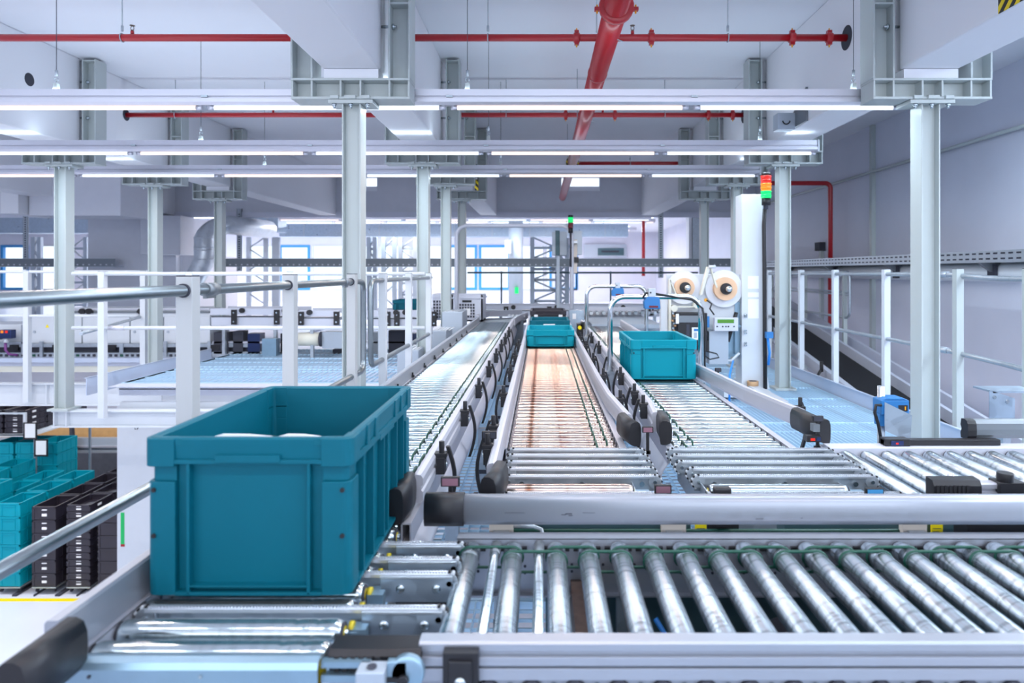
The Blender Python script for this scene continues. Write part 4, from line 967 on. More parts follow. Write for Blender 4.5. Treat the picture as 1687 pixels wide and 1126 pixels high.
# ================================================================ tube portals with scanners
def portal(x0, x1, Y, zt, zb, r, lab, m='chrome', rad=.09):
    t = thing('tube_portal', ((x0+x1)/2, Y, zb), lab, 'portal frame', 'tube portals')
    pts = [(x0, Y, zb), (x0, Y, zt-rad)]+[(x0+rad-rad*math.cos(a), Y, zt-rad+rad*math.sin(a)) for a in [PI/14*i for i in range(1, 8)]]
    pts += [(x1-rad+rad*math.sin(a), Y, zt-rad+rad*math.cos(a)) for a in [PI/14*i for i in range(0, 8)]]+[(x1, Y, zb)]
    obj('tube', MB().tube(pts, r, m, 14), t)
    for x in (x0, x1):
        obj('foot_clamp', MB().box(x-.025, x+.025, Y-.025, Y+.03, ZT-.08, ZT+.02, 'galv').cyl((x-.013, Y-.025, ZT-.0), (x-.013, Y-.03, ZT-.0), .006, 'bolt', n=8).cyl((x+.013, Y-.025, ZT-.05), (x+.013, Y-.03, ZT-.05), .006, 'bolt', n=8), t)
    return t
def scanner(x, Y, z, lab, w=.05):
    s_ = thing('barcode_scanner', (x, Y, z), lab, 'scanner', 'blue barcode scanners')
    b_ = obj('housing', MB().prism([(x-w*.9, z), (x+w, z), (x+w*.9, z+.065), (x+w*.7, z+.075), (x-w*.6, z+.075), (x-w, z+.045)], 'Y', Y-.035, Y+.03, 'blue'), s_, bev=.004)
    obj('label', MB().box(x-.02, x+.035, Y-.037, Y-.035, z+.008, z+.02, 'redoff'), b_)
    obj('mount', MB().box(x-.022, x+.022, Y-.03, Y+.03, z+.072, z+.125, 'galv').cyl((x-.01, Y-.03, z+.1), (x-.01, Y-.034, z+.1), .006, 'dark', n=8), s_, bev=.003)
    return s_
p1 = portal(.422, .98, 4.2, pZ(489, 4.2), ZT-.05, .0165, 'near chrome tube portal straddling the right lane behind the medium teal bin')
m = MB().tube([(.62, 4.18, pZ(491, 4.2)), (.64, 4.18, pZ(483, 4.2)), (.70, 4.175, pZ(484, 4.2)), (.80, 4.175, pZ(489, 4.2)), (.92, 4.175, pZ(494, 4.2)), (.985, 4.17, pZ(508, 4.2)), (1.0, 4.175, pZ(540, 4.2)), (.998, 4.175, pZ(600, 4.2)), (1.01, 4.2, pZ(612, 4.2))], .006, 'cable', 8)
obj('cable', m, p1)
scanner(.675, 4.19, pZ(509, 4.19), 'nearer blue scanner hanging from the front tube portal')
portal(.422, .98, 6.38, pZ(472, 6.38), ZT-.05, .018, 'farther chrome tube portal over the right lane')
scanner(.71, 6.37, pZ(488, 6.37), 'farther blue scanner hanging from the rear tube portal', .06)
# large pale portal with signal lamp
Yp = 8.8
p3 = portal(pX(752, Yp), pX(942, Yp), Yp, pZ(372, Yp), -1.1, .026, 'tall pale tube portal over the far ends of the left and middle lanes', 'lilac', .14)
def signal(x, Y, z, segs, h, r, lab, pole):
    t = thing('signal_lamp', (x, Y, pole), lab, 'signal lamp', 'stack lights')
    obj('pole', MB().cyl((x, Y, pole), (x, Y, z-h*.5), r*.42, 'dark', n=10).cyl((x, Y, z-h*.9), (x, Y, z), r*.85, 'black', n=16), t)
    for i, s_ in enumerate(segs):
        c = MB()
        for q in range(4): c.cyl((x, Y, z+h*i+h*q/4), (x, Y, z+h*i+h*(q+.8)/4), r*(1.04 if q % 2 else .97), s_, n=18)
        obj('lens', c, t, label={'redglow': 'red lens', 'redoff': 'red lens', 'ambglow': 'amber lens', 'grnglow': 'green lens', 'black': 'black module'}[s_])
    obj('cap', MB().cyl((x, Y, z+h*len(segs)), (x, Y, z+h*len(segs)+h*.35), r*.95, 'black', n=16), t)
    return t
Ys = 6.2
signal(pX(1262, 6.1), 6.1, pZ(327, 6.1), ['grnglow', 'ambglow', 'redglow'], .068, .045, 'three colour signal lamp with lit amber and green lenses on the white tower', pZ(345, 6.1))
signal(pX(940, 8.75), 8.75, pZ(376, 8.75), ['redoff', 'grnglow'], .07, .034, 'small signal lamp with a glowing green lens on top of the tall tube portal', pZ(440, 8.75))
# ================================================================ labelling machine
t = thing('label_applicator', (1.6, Ys, -1.12), 'white labelling machine with two reels, black print unit and small green display', 'label machine')
q = lambda x: pX(x, Ys)
zz = lambda y: pZ(y, Ys)
tw = obj('tower', MB().box(q(1222), q(1257), Ys, Ys+.2, zz(642), zz(320), 'white').prism([(q(1257), zz(642)), (q(1268), zz(642)), (q(1257), zz(575))], 'Y', Ys, Ys+.01, 'white').box(q(1213), q(1222), Ys+.05, Ys+.12, zz(585), zz(498), 'paleblue'), t, bev=.003, label='tall white tower')
pn = MB()
for y0, y1 in ((455, 476), (482, 490), (493, 525)): pn.box(q(1232), q(1250), Ys-.003, Ys, zz(y1), zz(y0), 'paper')
obj('panel_plates', pn, tw)
bl = MB()
for y in (519, 522, 545, 549, 565, 569): bl.cyl((q(1227)-.01, Ys-.02, zz(y)), (q(1227)+.012, Ys-.02, zz(y)), .008, 'bolt', n=8)
obj('bolts', bl, tw)
obj('base', MB().box(q(1188), q(1264), Ys-.1, Ys+.4, zz(652), zz(642), 'white').box(q(1195), q(1262), Ys-.05, Ys+.35, ZP, zz(652), 'aludark'), t, bev=.003)
obj('back_plate', MB().box(q(1100), q(1222), Ys+.06, Ys+.08, zz(545), zz(452), 'white').box(q(1089), q(1100), Ys+.0, Ys+.08, zz(568), zz(492), 'white').box(q(1160), q(1222), Ys+.08, Ys+.14, zz(590), zz(500), 'paleblue'), t, bev=.002)
def reel(x, y, r, rc, rh, lab):
    X, Z = q(x), zz(y)
    e = obj('label_reel', MB().cyl((X, Ys+.02, Z), (X, Ys+.026, Z), r, 'film', n=40), t, label=lab)
    obj('paper_roll', MB().cyl((X, Ys-.04, Z), (X, Ys+.02, Z), rc, 'kraft', n=32), e, label='peach paper roll')
    obj('hub', MB().cyl((X, Ys-.06, Z), (X, Ys-.04, Z), rh, 'black', n=24).lathe([(0, rh*.5), (.07, rh*.5), (.078, rh*.4), (.08, 0)], (X+.008, Ys-.055, Z), (0, -1, 0), 'chrome', 20), e)
reel(1127, 474, .152, .088, .050, 'smaller clear reel on the left'); reel(1194, 476, .170, .105, .052, 'larger clear reel on the right')
web = MB().prism([(q(1155), zz(486)), (q(1151), zz(486)), (q(1163), zz(440)), (q(1168), zz(440))], 'Y', Ys-.05, Ys-.005, 'cream').prism([(q(1168), zz(441)), (q(1178), zz(475)), (q(1180), zz(473)), (q(1170), zz(440))], 'Y', Ys-.05, Ys-.005, 'cream')
web.box(q(1101), q(1104), Ys-.05, Ys+.0, zz(550), zz(460), 'cream').box(q(1104), q(1150), Ys-.05, Ys, zz(506.5), zz(504.5), 'cream').prism([(q(1102), zz(462)), (q(1104), zz(462)), (q(1113), zz(484)), (q(1111), zz(484))], 'Y', Ys-.05, Ys-.005, 'cream')
obj('paper_web', web, t, label='cream paper strip')
obj('guide_roller', MB().cyl((q(1165), Ys-.06, zz(440)), (q(1176), Ys-.06, zz(440)), .014, 'white'), t)
for x_, y_ in ((1109, 508), (1146, 503)): obj('guide_roller', MB().cyl((q(x_), Ys-.06, zz(y_)), (q(x_), Ys+.03, zz(y_)), .03, 'cream'), t)
pu = obj('print_unit', MB().box(q(1113), q(1160), Ys-.12, Ys+.06, zz(566), zz(515), 'black').box(q(1114), q(1150), Ys-.125, Ys-.12, zz(530), zz(519), 'aludark').box(q(1150), q(1164), Ys-.10, Ys+.06, zz(578), zz(560), 'black').box(q(1126), q(1131), Ys-.124, Ys-.12, zz(561), zz(533), 'dark'), t, bev=.004, label='black print unit')
obj('sticker', MB().box(q(1135), q(1150.5), Ys-.126, Ys-.12, zz(558), zz(538), 'paper').box(q(1138), q(1147), Ys-.128, Ys-.126, zz(544), zz(540), 'blue').box(q(1138), q(1143), Ys-.128, Ys-.126, zz(555), zz(546), 'box'), pu, label='white sticker with blue mark')
obj('sticker', MB().box(q(1109), q(1114), Ys-.126, Ys-.12, zz(532), zz(516), 'paper'), pu, label='narrow white sticker')
obj('sticker', MB().box(q(1160), q(1163.5), Ys-.12, Ys-.11, zz(538), zz(520), 'blue'), pu, label='blue strip')
kn = MB()
for i in range(8): kn.cyl((q(1106+2*(i % 3)), Ys-.08, zz(516+4*i)), (q(1106+2*(i % 3)), Ys-.02, zz(516+4*i)), .009, 'tan' if i % 2 else 'bolt', n=8)
obj('rollers', kn, t)
du = obj('display_unit', MB().box(q(1170), q(1208), Ys-.16, Ys-.10, zz(543.5), zz(522), 'lilac'), t, bev=.005)
dd = MB().box(q(1174.5), q(1201), Ys-.163, Ys-.16, zz(530.5), zz(524.5), 'lcd')
for x in (1174, 1183, 1188, 1192, 1201): dd.cyl((q(x), Ys-.16, zz(536)), (q(x), Ys-.163, zz(536)), .007, 'dark', n=10)
obj('green_display', dd, du, label='green display and keys')
obj('arm', MB().box(q(1164), q(1195), Ys-.1, Ys+.04, zz(598), zz(545), 'box').tube([(q(1158), Ys, zz(594)), (q(1205), Ys, zz(594)), (q(1218), Ys, zz(582))], .012, 'white', 8).cyl((q(1207), Ys-.02, zz(538)), (q(1219), Ys-.02, zz(538)), .012, 'paleblue').cyl((q(1212), Ys-.02, zz(515)), (q(1196), Ys-.06, zz(562)), .018, 'black', n=8), t)
obj('hose', MB().tube([(q(1160), Ys-.1, zz(494)), (q(1167), Ys-.12, zz(500)), (q(1165), Ys-.1, zz(508)), (q(1172), Ys-.1, zz(518))], .007, 'cable', 6).tube([(q(1160), Ys-.1, zz(577)), (q(1176), Ys-.1, zz(581)), (q(1180), Ys-.1, zz(587)), (q(1165), Ys-.1, zz(590)), (q(1158), Ys-.1, zz(585))], .006, 'cable', 6).cyl((q(1159), Ys-.1, zz(494)), (q(1159), Ys-.08, zz(494)), .016, 'orange', n=8), t)
obj('corrugated_hose', MB().tube([(q(1257), Ys-.05, zz(345)), (q(1256), Ys-.04, zz(372)), (q(1257), Ys-.04, zz(450)), (q(1258), Ys-.03, zz(560)), (q(1259), Ys-.03, zz(640))], .018, 'black', 10), t, label='black corrugated hose')
obj('valve_block', MB().box(q(1257), q(1268), Ys-.1, Ys-.05, zz(556), zz(546), 'blue').tube([(q(1260), Ys-.08, zz(556)), (q(1263), Ys-.08, zz(580)), (q(1261), Ys-.08, zz(600))], .012, 'bluecable', 8), t)
solo('tape_roll', MB().cyl((pX(1246, 6.05), 6.15, -1.045), (pX(1246, 6.05), 6.15, -.985), .05, 'tan', n=24).cyl((pX(1246, 6.05), 6.15, -.985), (pX(1246, 6.05), 6.15, -.984), .036, 'dark', n=20), 'small tan roll standing on the base of the white tower', 'tape roll')
Yb = 5.4
solo('floor_trunking', MB().box(pX(1279, Yb), pX(1299, Yb), Yb, Yb+1.2, ZP, ZP+.125, 'white').box(pX(1279, Yb)+.004, pX(1299, Yb)-.004, Yb-.003, Yb, ZP+.004, ZP+.10, 'dark'), 'white rectangular duct with dark open end lying on the grating', 'trunking')
solo('blue_hose', MB().tube([(pX(1201, 5.2), 5.2, ZP), (pX(1202, 5.2), 5.2, pZ(633, 5.2)), (pX(1205, 5.2), 5.25, pZ(620, 5.2)), (pX(1214, 5.2), 5.35, pZ(610, 5.2)), (pX(1226, 5.2), 5.5, pZ(604, 5.2))], .008, 'bluecable', 8), 'thin blue air hose curving up from the grating by the white tower', 'hose')
# ================================================================ blue area scanner right
Yc = 2.62; X = pX(1458, Yc)
t = thing('area_scanner', (X, Yc, ZP), 'blue box scanner with grey shield plate on a round post beside the right column', 'scanner', 'blue barcode scanners')
obj('post', MB().cyl((X+.01, Yc+.05, ZP), (X+.01, Yc+.05, pZ(640, Yc)), .014, 'galv', n=14), t)
h = obj('housing', MB().box(pX(1452, Yc), pX(1498, Yc), Yc, Yc+.07, pZ(684, Yc), pZ(660, Yc), 'blue').box(pX(1475, Yc), pX(1498, Yc), Yc, Yc+.07, pZ(706, Yc), pZ(688, Yc), 'blue').prism([(pX(1454, Yc), pZ(660, Yc)), (pX(1462, Yc), pZ(656, Yc)), (pX(1488, Yc), pZ(656, Yc)), (pX(1497, Yc), pZ(660, Yc))], 'Y', Yc, Yc+.07, 'blue').box(pX(1452, Yc), pX(1480, Yc), Yc+.01, Yc+.06, pZ(704, Yc), pZ(684, Yc), 'blue'), t, bev=.003)
obj('scan_window', MB().box(pX(1480, Yc), pX(1495, Yc), Yc-.002, Yc, pZ(678, Yc), pZ(668, Yc), 'black'), h)
obj('scan_window', MB().box(pX(1487, Yc), pX(1495, Yc), Yc-.002, Yc, pZ(702, Yc), pZ(692, Yc), 'black').box(pX(1490, Yc), pX(1492, Yc), Yc-.003, Yc-.001, pZ(676, Yc), pZ(670, Yc), 'orange'), h)
obj('shield_plate', MB().add([(pX(1455, Yc), Yc-.01, pZ(662, Yc)), (pX(1488, Yc), Yc-.06, pZ(679, Yc)), (pX(1485, Yc), Yc-.06, pZ(722, Yc)), (pX(1455, Yc), Yc-.01, pZ(709, Yc)), (pX(1455, Yc), Yc-.013, pZ(662, Yc)), (pX(1488, Yc), Yc-.063, pZ(679, Yc)), (pX(1485, Yc), Yc-.063, pZ(722, Yc)), (pX(1455, Yc), Yc-.013, pZ(709, Yc))],
    [(0, 1, 2, 3), (7, 6, 5, 4), (0, 4, 5, 1), (1, 5, 6, 2), (2, 6, 7, 3), (3, 7, 4, 0)], 'zincblue'), t)
obj('cable', MB().tube([(pX(1452, Yc), Yc, pZ(668, Yc)), (pX(1443, Yc), Yc, pZ(668, Yc)), (pX(1441, Yc), Yc, pZ(680, Yc)), (pX(1447, Yc), Yc, pZ(700, Yc)), (pX(1455, Yc), Yc+.02, pZ(722, Yc)), (pX(1458, Yc), Yc+.04, ZT-.1)], .006, 'cable', 8), t)
# galvanised bracket box at the right edge
Yg = 3.0
t = thing('support_bracket', (pX(1660, Yg), Yg, ZP), 'galvanised angled bracket box at the right picture edge', 'bracket')
obj('plate', MB().prism([(pX(1630, Yg), pZ(643, Yg)), (pX(1672, Yg), pZ(657, Yg)), (pX(1672, Yg), pZ(694, Yg)), (pX(1630, Yg), pZ(694, Yg))], 'Y', Yg, Yg+.004, 'zincblue').box(pX(1636, Yg), pX(1715, Yg), Yg, Yg+.14, pZ(648, Yg), pZ(645, Yg), 'zincblue').cyl((pX(1638, Yg), Yg-.004, pZ(655, Yg)), (pX(1638, Yg), Yg, pZ(655, Yg)), .008, 'bolt', n=10).cyl((pX(1659, Yg), Yg-.004, pZ(662, Yg)), (pX(1659, Yg), Yg, pZ(662, Yg)), .008, 'bolt', n=10), t)
obj('leg', MB().box(pX(1655, Yg), pX(1668, Yg), Yg+.01, Yg+.05, ZP, pZ(660, Yg), 'galv'), t)
# ================================================================ far machinery on the platform
Y9 = 9.6; X_ = lambda x: pX(x, Y9); Z_ = lambda y: pZ(y, Y9)
dx = ['leftmost cabinet, beside the blue sensor', 'second cabinet from the left, half behind the column', 'third cabinet, left of the white railing post', 'fourth cabinet, below the railing tube', 'fifth and rightmost cabinet, beside the grey railing post']
cab = [(-60, 44), (50, 134), (136, 213), (215, 268), (270, 346)]
for i, (a, b_) in enumerate(cab):
    t = thing('machine_cabinet', (X_((a+b_)/2), Y9, Z_(566)), 'white machine '+dx[i], 'cabinet', 'white cabinets of the far left machine')
    obj('body', MB().box(X_(a), X_(b_), Y9, Y9+.6, Z_(566), Z_(523 if i else 535), 'white'), t, bev=.006)
    if i: 
        c = X_((a+b_)/2-(14 if i == 1 else 0)); z = Z_(540)
        obj('warning_sign', MB().prism([(c-.025, z), (c+.025, z), (c, z+.045)], 'Y', Y9-.004, Y9, 'yellowlabel'), t, label='yellow warning triangle')
        obj('knob', MB().cyl((X_(a)+.06, Y9-.01, Z_(547)), (X_(a)+.06, Y9, Z_(547)), .018, 'box', n=12), t)
t = thing('guide_track', (X_(230), Y9, Z_(523)), 'pale top structure of the far left machine with rails and black knobs', 'machine top')
obj('cover', MB().box(X_(110), X_(345), Y9+.02, Y9+.5, Z_(523), Z_(508), 'white').box(X_(110), X_(345), Y9, Y9+.02, Z_(516), Z_(513), 'aludark').box(X_(110), X_(345), Y9, Y9+.02, Z_(511), Z_(509), 'alu'), t)
kb = MB()
for x in (137, 148, 233, 246): kb.cyl((X_(x), Y9-.04, Z_(513)), (X_(x), Y9, Z_(513)), .04, 'black', n=12).box(X_(x)-.05, X_(x)+.05, Y9-.03, Y9, Z_(516), Z_(512), 'black')
obj('knob', kb, t)
t = thing('equipment_rack', (X_(150), Y9, ZP), 'long machine base frame with dark electrical slots under the white cabinets', 'machine base')
sm = MB().box(X_(-80), X_(420), Y9+.03, Y9+.5, Z_(596), Z_(566), 'dark').box(X_(-80), X_(420), Y9-.03, Y9+.03, Z_(572), Z_(566), 'galv').box(X_(-80), X_(420), Y9-.03, Y9+.03, Z_(589), Z_(581), 'galv').box(X_(-80), X_(380), Y9-.1, Y9+.4, Z_(602), Z_(594), 'lilac').box(X_(-80), X_(290), Y9-.08, Y9+.3, Z_(612), Z_(602), 'cream')
for x in range(-70, 415, 9):
    sm.box(X_(x), X_(x+5), Y9-.034, Y9-.03, Z_(587.5), Z_(583.5), 'dark' if x % 4 else 'greenbelt')
for x in (20, 90, 180, 235, 300, 350): sm.box(X_(x), X_(x+14), Y9-.05, Y9-.03, Z_(577), Z_(568), 'black').box(X_(x+20), X_(x+26), Y9-.05, Y9-.03, Z_(581), Z_(566), 'box')
for x in (70, 273, 345): sm.box(X_(x), X_(x+5), Y9-.06, Y9-.03, Z_(600), Z_(562), 'galv')
obj('frame', sm, t)
t = thing('control_sensor', (X_(25), Y9-.3, Z_(560)), 'dark blue control sensor with yellow and red lights at the far left', 'sensor')
obj('body', MB().box(X_(15), X_(36), Y9-.2, Y9-.1, Z_(556), Z_(542), 'dkblue').box(X_(5), X_(15), Y9-.16, Y9-.1, Z_(558), Z_(545), 'black'), t, bev=.01)
obj('light', MB().box(X_(20), X_(24), Y9-.205, Y9-.2, Z_(547), Z_(543), 'ambglow').box(X_(27), X_(31), Y9-.205, Y9-.2, Z_(547), Z_(543), 'redglow'), t)
obj('cable', MB().cyl((X_(24), Y9-.15, Z_(563)), (X_(24), Y9-.15, Z_(556)), .03, 'white', n=12).tube([(X_(23), Y9-.15, Z_(562)), (X_(23), Y9-.15, Z_(575)), (X_(29), Y9-.15, Z_(582)), (X_(38), Y9-.1, Z_(584))], .018, 'purple', 8), t, label='purple cable')
obj('mount', MB().box(X_(0), X_(44), Y9-.06, Y9-.02, Z_(566), Z_(563), 'galv').box(X_(40), X_(44), Y9-.06, Y9-.02, Z_(584), Z_(535), 'galv'), t)
# shaft and boxes hanging from the downstand
st('wall_shaft', MB().box(pX(145, 15.1), pX(290, 15.1), 15.1, 17.5, ZP, 1.24, 'fascia').box(pX(290, 15.1), pX(312, 15.1), 15.3, 17.5, ZP, pZ(420, 15.1), 'fascia'), 'large grey wall block behind the left railing')
Yd = 14.5
solo('duct_box', MB().box(pX(266, Yd), pX(297, Yd), Yd, Yd+.58, pZ(420, Yd), pZ(355, Yd), 'fascia').box(pX(230, Yd), pX(266, Yd), Yd+.02, Yd+.58, pZ(420, Yd), pZ(355, Yd), 'fascia'), 'grey box hanging below the ceiling left of the silver duct', 'duct box', bev=.01)
solo('ceiling_box', MB().box(pX(0, 11), pX(30, 11), 11, 12, pZ(352, 11), 2.0, 'beam').box(pX(30, 11)+.02, pX(186, 11), 11.2, 12.0, pZ(354, 11), 2.05, 'fascia'), 'pale rectangular cladding boxes under the ceiling at the far left', 'cladding box', bev=.01)
Yv = 14.2
t = thing('ventilation_duct', (pX(341, Yv), Yv, pZ(480, Yv)), 'silver round ventilation duct with a bend beside the left columns', 'duct')
cx, r = pX(337, Yv), .20; zb_ = pZ(393, Yv)
pts = [(cx-.22, Yv, pZ(462, Yv)), (cx-.10, Yv, pZ(445, Yv)), (cx-.01, Yv, pZ(430, Yv)), (cx, Yv, pZ(418, Yv)), (cx, Yv, zb_)]+[(cx+.36-.36*math.cos(a), Yv+.3*math.sin(a), zb_+.30*math.sin(a)) for a in [PI/16*i for i in range(1, 9)]]+[(cx+.60, Yv+.8, zb_+.28), (cx+.7, Yv+1.6, zb_+.28)]
obj('tube', MB().tube(pts, r, 'duct', 28), t)
for z in (zb_+.01, pZ(408, Yv), pZ(413, Yv), pZ(428, Yv)): obj('joint_ring', MB().lathe([(-.014, r), (-.01, r+.008), (.01, r+.008), (.014, r)], (cx, Yv, z), (0, 0, 1), 'duct', 28), t)
# horizontal steel beams / trays with holes
def tray(x0, x1, Y, y0, y1, lab):
    t = thing('cable_tray', (pX((x0+x1)/2, Y), Y, pZ(y1, Y)), lab, 'cable tray', 'cable trays')
    z0, z1 = pZ(y1, Y), pZ(y0, Y)
    h = MB().box(pX(x0, Y), pX(x1, Y), Y, Y+.003, z0, z1, 'aludark').box(pX(x0, Y), pX(x1, Y), Y-.03, Y+.0, z1-.01, z1, 'galv').box(pX(x0, Y), pX(x1, Y), Y-.03, Y+.3, z0, z0+.01, 'galv')
    x = x0+6
    while x < x1-4:
        h.box(pX(x, Y), pX(x+2.5, Y), Y-.0035, Y+.0, z0+.035, z0+.06, 'alu'); x += 9.5
    obj('tray', h, t)
tray(-60, 190, 14.7, 426, 440, 'left grey slotted cable tray, ending at the wall block')
tray(372, 1206, 14.7, 426, 440, 'long grey slotted cable tray crossing the hall at eye height')
for x, y0, y1, Y, l in ((45, 352, 445, 14.99, 'slotted steel upright at the far left holding the cable tray'), (396, 352, 447, 14.99, 'slotted steel upright right of the silver duct'), (1088, 355, 458, 14.99, 'slotted steel upright holding the cable tray near the label machine')):
    u = MB().box(pX(x-4, Y), pX(x+4, Y), Y-.06, Y-.054, pZ(y1, Y), pZ(y0, Y)+.1, 'galv').box(pX(x-4, Y), pX(x-3.4, Y), Y-.06, Y-.03, pZ(y1, Y), pZ(y0, Y)+.1, 'galv').box(pX(x+3.4, Y), pX(x+4, Y), Y-.06, Y-.03, pZ(y1, Y), pZ(y0, Y)+.1, 'galv')
    z = pZ(y1, Y)+.03
    while z < pZ(y0, Y): u.box(pX(x-1.2, Y), pX(x+1.2, Y), Y-.064, Y-.06, z, z+.025, 'dark'); z += .05
    solo('slotted_upright', u, l, 'upright')
# rack towers with diagonals
def truss(x0, x1, y0, y1, Y, n, lab, rungs=True):
    t = thing('lattice_tower', (pX((x0+x1)/2, Y), Y, pZ(y1, Y)), lab, 'rack tower', 'lattice rack towers behind the lanes')
    xa, xb, za, zb = pX(x0, Y), pX(x1, Y), ZP-.04, pZ(y0, Y)
    for x in (xa, xb): obj('upright', MB().box(x-.05, x+.05, Y-.05, Y+.05, za, zb, 'box'), t)
    d = MB()
    for i in range(n):
        a, b_ = za+(zb-za)*i/n, za+(zb-za)*(i+1)/n
        if i % 2: a, b_ = b_, a
        d.cyl((xa, Y-.02, a), (xb, Y-.02, b_), .022, 'galv', n=6)
        if rungs: d.box(xa, xb, Y+.01, Y+.05, za+(zb-za)*i/n-.03, za+(zb-za)*i/n+.03, 'box')
    obj('bracing', d, t)
truss(877, 918, 391, 512, 16.0, 8, 'lattice tower behind the middle lane, left of the signal lamp')
truss(922, 934, 392, 512, 15.6, 10, 'narrow lattice tower just left of the signal lamp')
for i, (a, b_, l) in enumerate(((608, 618, 'between the second railing posts'), (632, 650, 'left of the middle columns'), (660, 684, 'directly left of the second row middle column'), (56, 66, 'at the far left by the cable tray'), (118, 142, 'between far left column and wall block'), (410, 438, 'right of the silver duct'), (452, 458, 'at the blue framed window'))):
    truss(a, b_, 391, 512, 17.0+.3*i, 7, 'lattice rack tower far back, '+l, i % 2 == 0)
t = thing('round_pillar', (pX(850, 18), 18, ZP), 'round pale pillar with control box behind the left lane end', 'pillar')
obj('shaft', MB().cyl((pX(850, 18), 18, ZP-.04), (pX(850, 18), 18, 1.62), .19, 'box', n=28), t)
obj('box', MB().box(pX(832, 17.7), pX(842, 17.7), 17.6, 17.8, pZ(418, 17.7), pZ(396, 17.7), 'white').box(pX(848, 17.7), pX(854, 17.7), 17.75, 17.8, pZ(484, 17.7), pZ(474, 17.7), 'grnglow'), t)
# barrier rail
t = thing('barrier_rail', (pX(985, 14.3), 14.3, ZP), 'thin olive barrier rail crossing behind the lanes at horizon height', 'barrier')
obj('tube', MB().cyl((pX(770, 14.3), 14.3, -.02), (pX(1150, 14.3), 14.3, -.02), .02, 'darkteal', n=10), t)
for x in (826, 1006): obj('post', MB().cyl((pX(x, 14.3), 14.3, ZP), (pX(x, 14.3), 14.3, .01), .018, 'darkteal', n=8), t)
# control box near the portal
Yk = 9.0
t = thing('control_box', (pX(952, Yk), Yk, pZ(422, Yk)), 'grey control box mounted right of the tall tube portal with a black switch', 'control box')
obj('box', MB().box(pX(944, Yk), pX(959, Yk), Yk, Yk+.18, pZ(420, Yk), pZ(380, Yk), 'box').box(pX(942, Yk), pX(951, Yk), Yk-.02, Yk, pZ(450, Yk), pZ(395, Yk), 'beige'), t, bev=.004)
obj('mounting_arm', MB().box(pX(942, 8.8), pX(950, Yk), 8.81, Yk+.02, pZ(402, Yk), pZ(398, Yk), 'galv'), t)
obj('switch', MB().box(pX(945.5, Yk), pX(953, Yk), Yk-.05, Yk-.02, pZ(433, Yk), pZ(424, Yk), 'black'), t, bev=.003)
t = thing('control_box', (pX(918, Yk+.4), Yk+.4, pZ(422, Yk+.4)), 'grey control box on a post left of the tall tube portal upright', 'control box')
obj('box', MB().box(pX(910, 9.4), pX(934, 9.4), 9.4, 9.6, pZ(421, 9.4), pZ(382, 9.4), 'box').box(pX(915, 9.4), pX(922, 9.4), 9.38, 9.4, pZ(421, 9.4), pZ(380, 9.4), 'darkteal'), t, bev=.004)
obj('post', MB().box(pX(917, 9.4), pX(922, 9.4), 9.42, 9.46, ZP, pZ(421, 9.4), 'box'), t)
# large bluish duct below the far ceiling
for a, b_, y0, y1, Y, l in ((460, 1035, 369, 390, 20, 'long bluish zinc ventilation duct across the rear hall'), (-60, 148, 358, 384, 19, 'dark bluish duct across the rear hall at the far left'), (400, 458, 352, 382, 18, 'short zinc duct piece behind the silver bend')):
    d = MB().box(pX(a, Y), pX(b_, Y), Y, Y+.6, pZ(y1, Y), pZ(y0, Y), 'zincblue')
    x = a+40
    while x < b_: d.box(pX(x, Y), pX(x+1.5, Y), Y-.015, Y, pZ(y1, Y), pZ(y0, Y), 'galv').cyl((pX(x, Y), Y+.3, pZ(y0, Y)), (pX(x, Y), Y+.3, 1.615), .01, 'galv', n=6); x += 62
    solo('zinc_duct', d, l, 'duct')
solo('wall_vent', MB().box(pX(962, 27.9), pX(1032, 27.9), 27.85, 27.95, pZ(424, 27.9), pZ(403, 27.9), 'box').box(pX(985, 27.8), pX(1028, 27.8), 27.82, 27.86, pZ(421, 27.8), pZ(409, 27.8), 'darkteal').box(pX(991, 27.8), pX(1020, 27.8), 27.80, 27.83, pZ(416, 27.8), pZ(413, 27.8), 'dark'), 'grey ventilation grille high on the far wall', 'vent')
Yr = 20.0
solo('sprinkler_pipe', MB().cyl((pX(1060, Yr), Yr, pZ(455, Yr)), (pX(1060, Yr), Yr, 1.615), .05, 'red', n=12), 'short thin vertical red pipe in the rear hall', 'pipe', 'red sprinkler pipes')
solo('insulated_duct', MB().box(pX(1140, 15.3), pX(1152, 15.3), 15.3, 15.6, pZ(426, 15.3), 1.62, 'galv').box(pX(1135, 15.3), pX(1141, 15.3), 15.3, 15.6, pZ(426, 15.3), 1.62, 'beam'), 'foil wrapped vertical duct left of the dark rear column', 'duct')

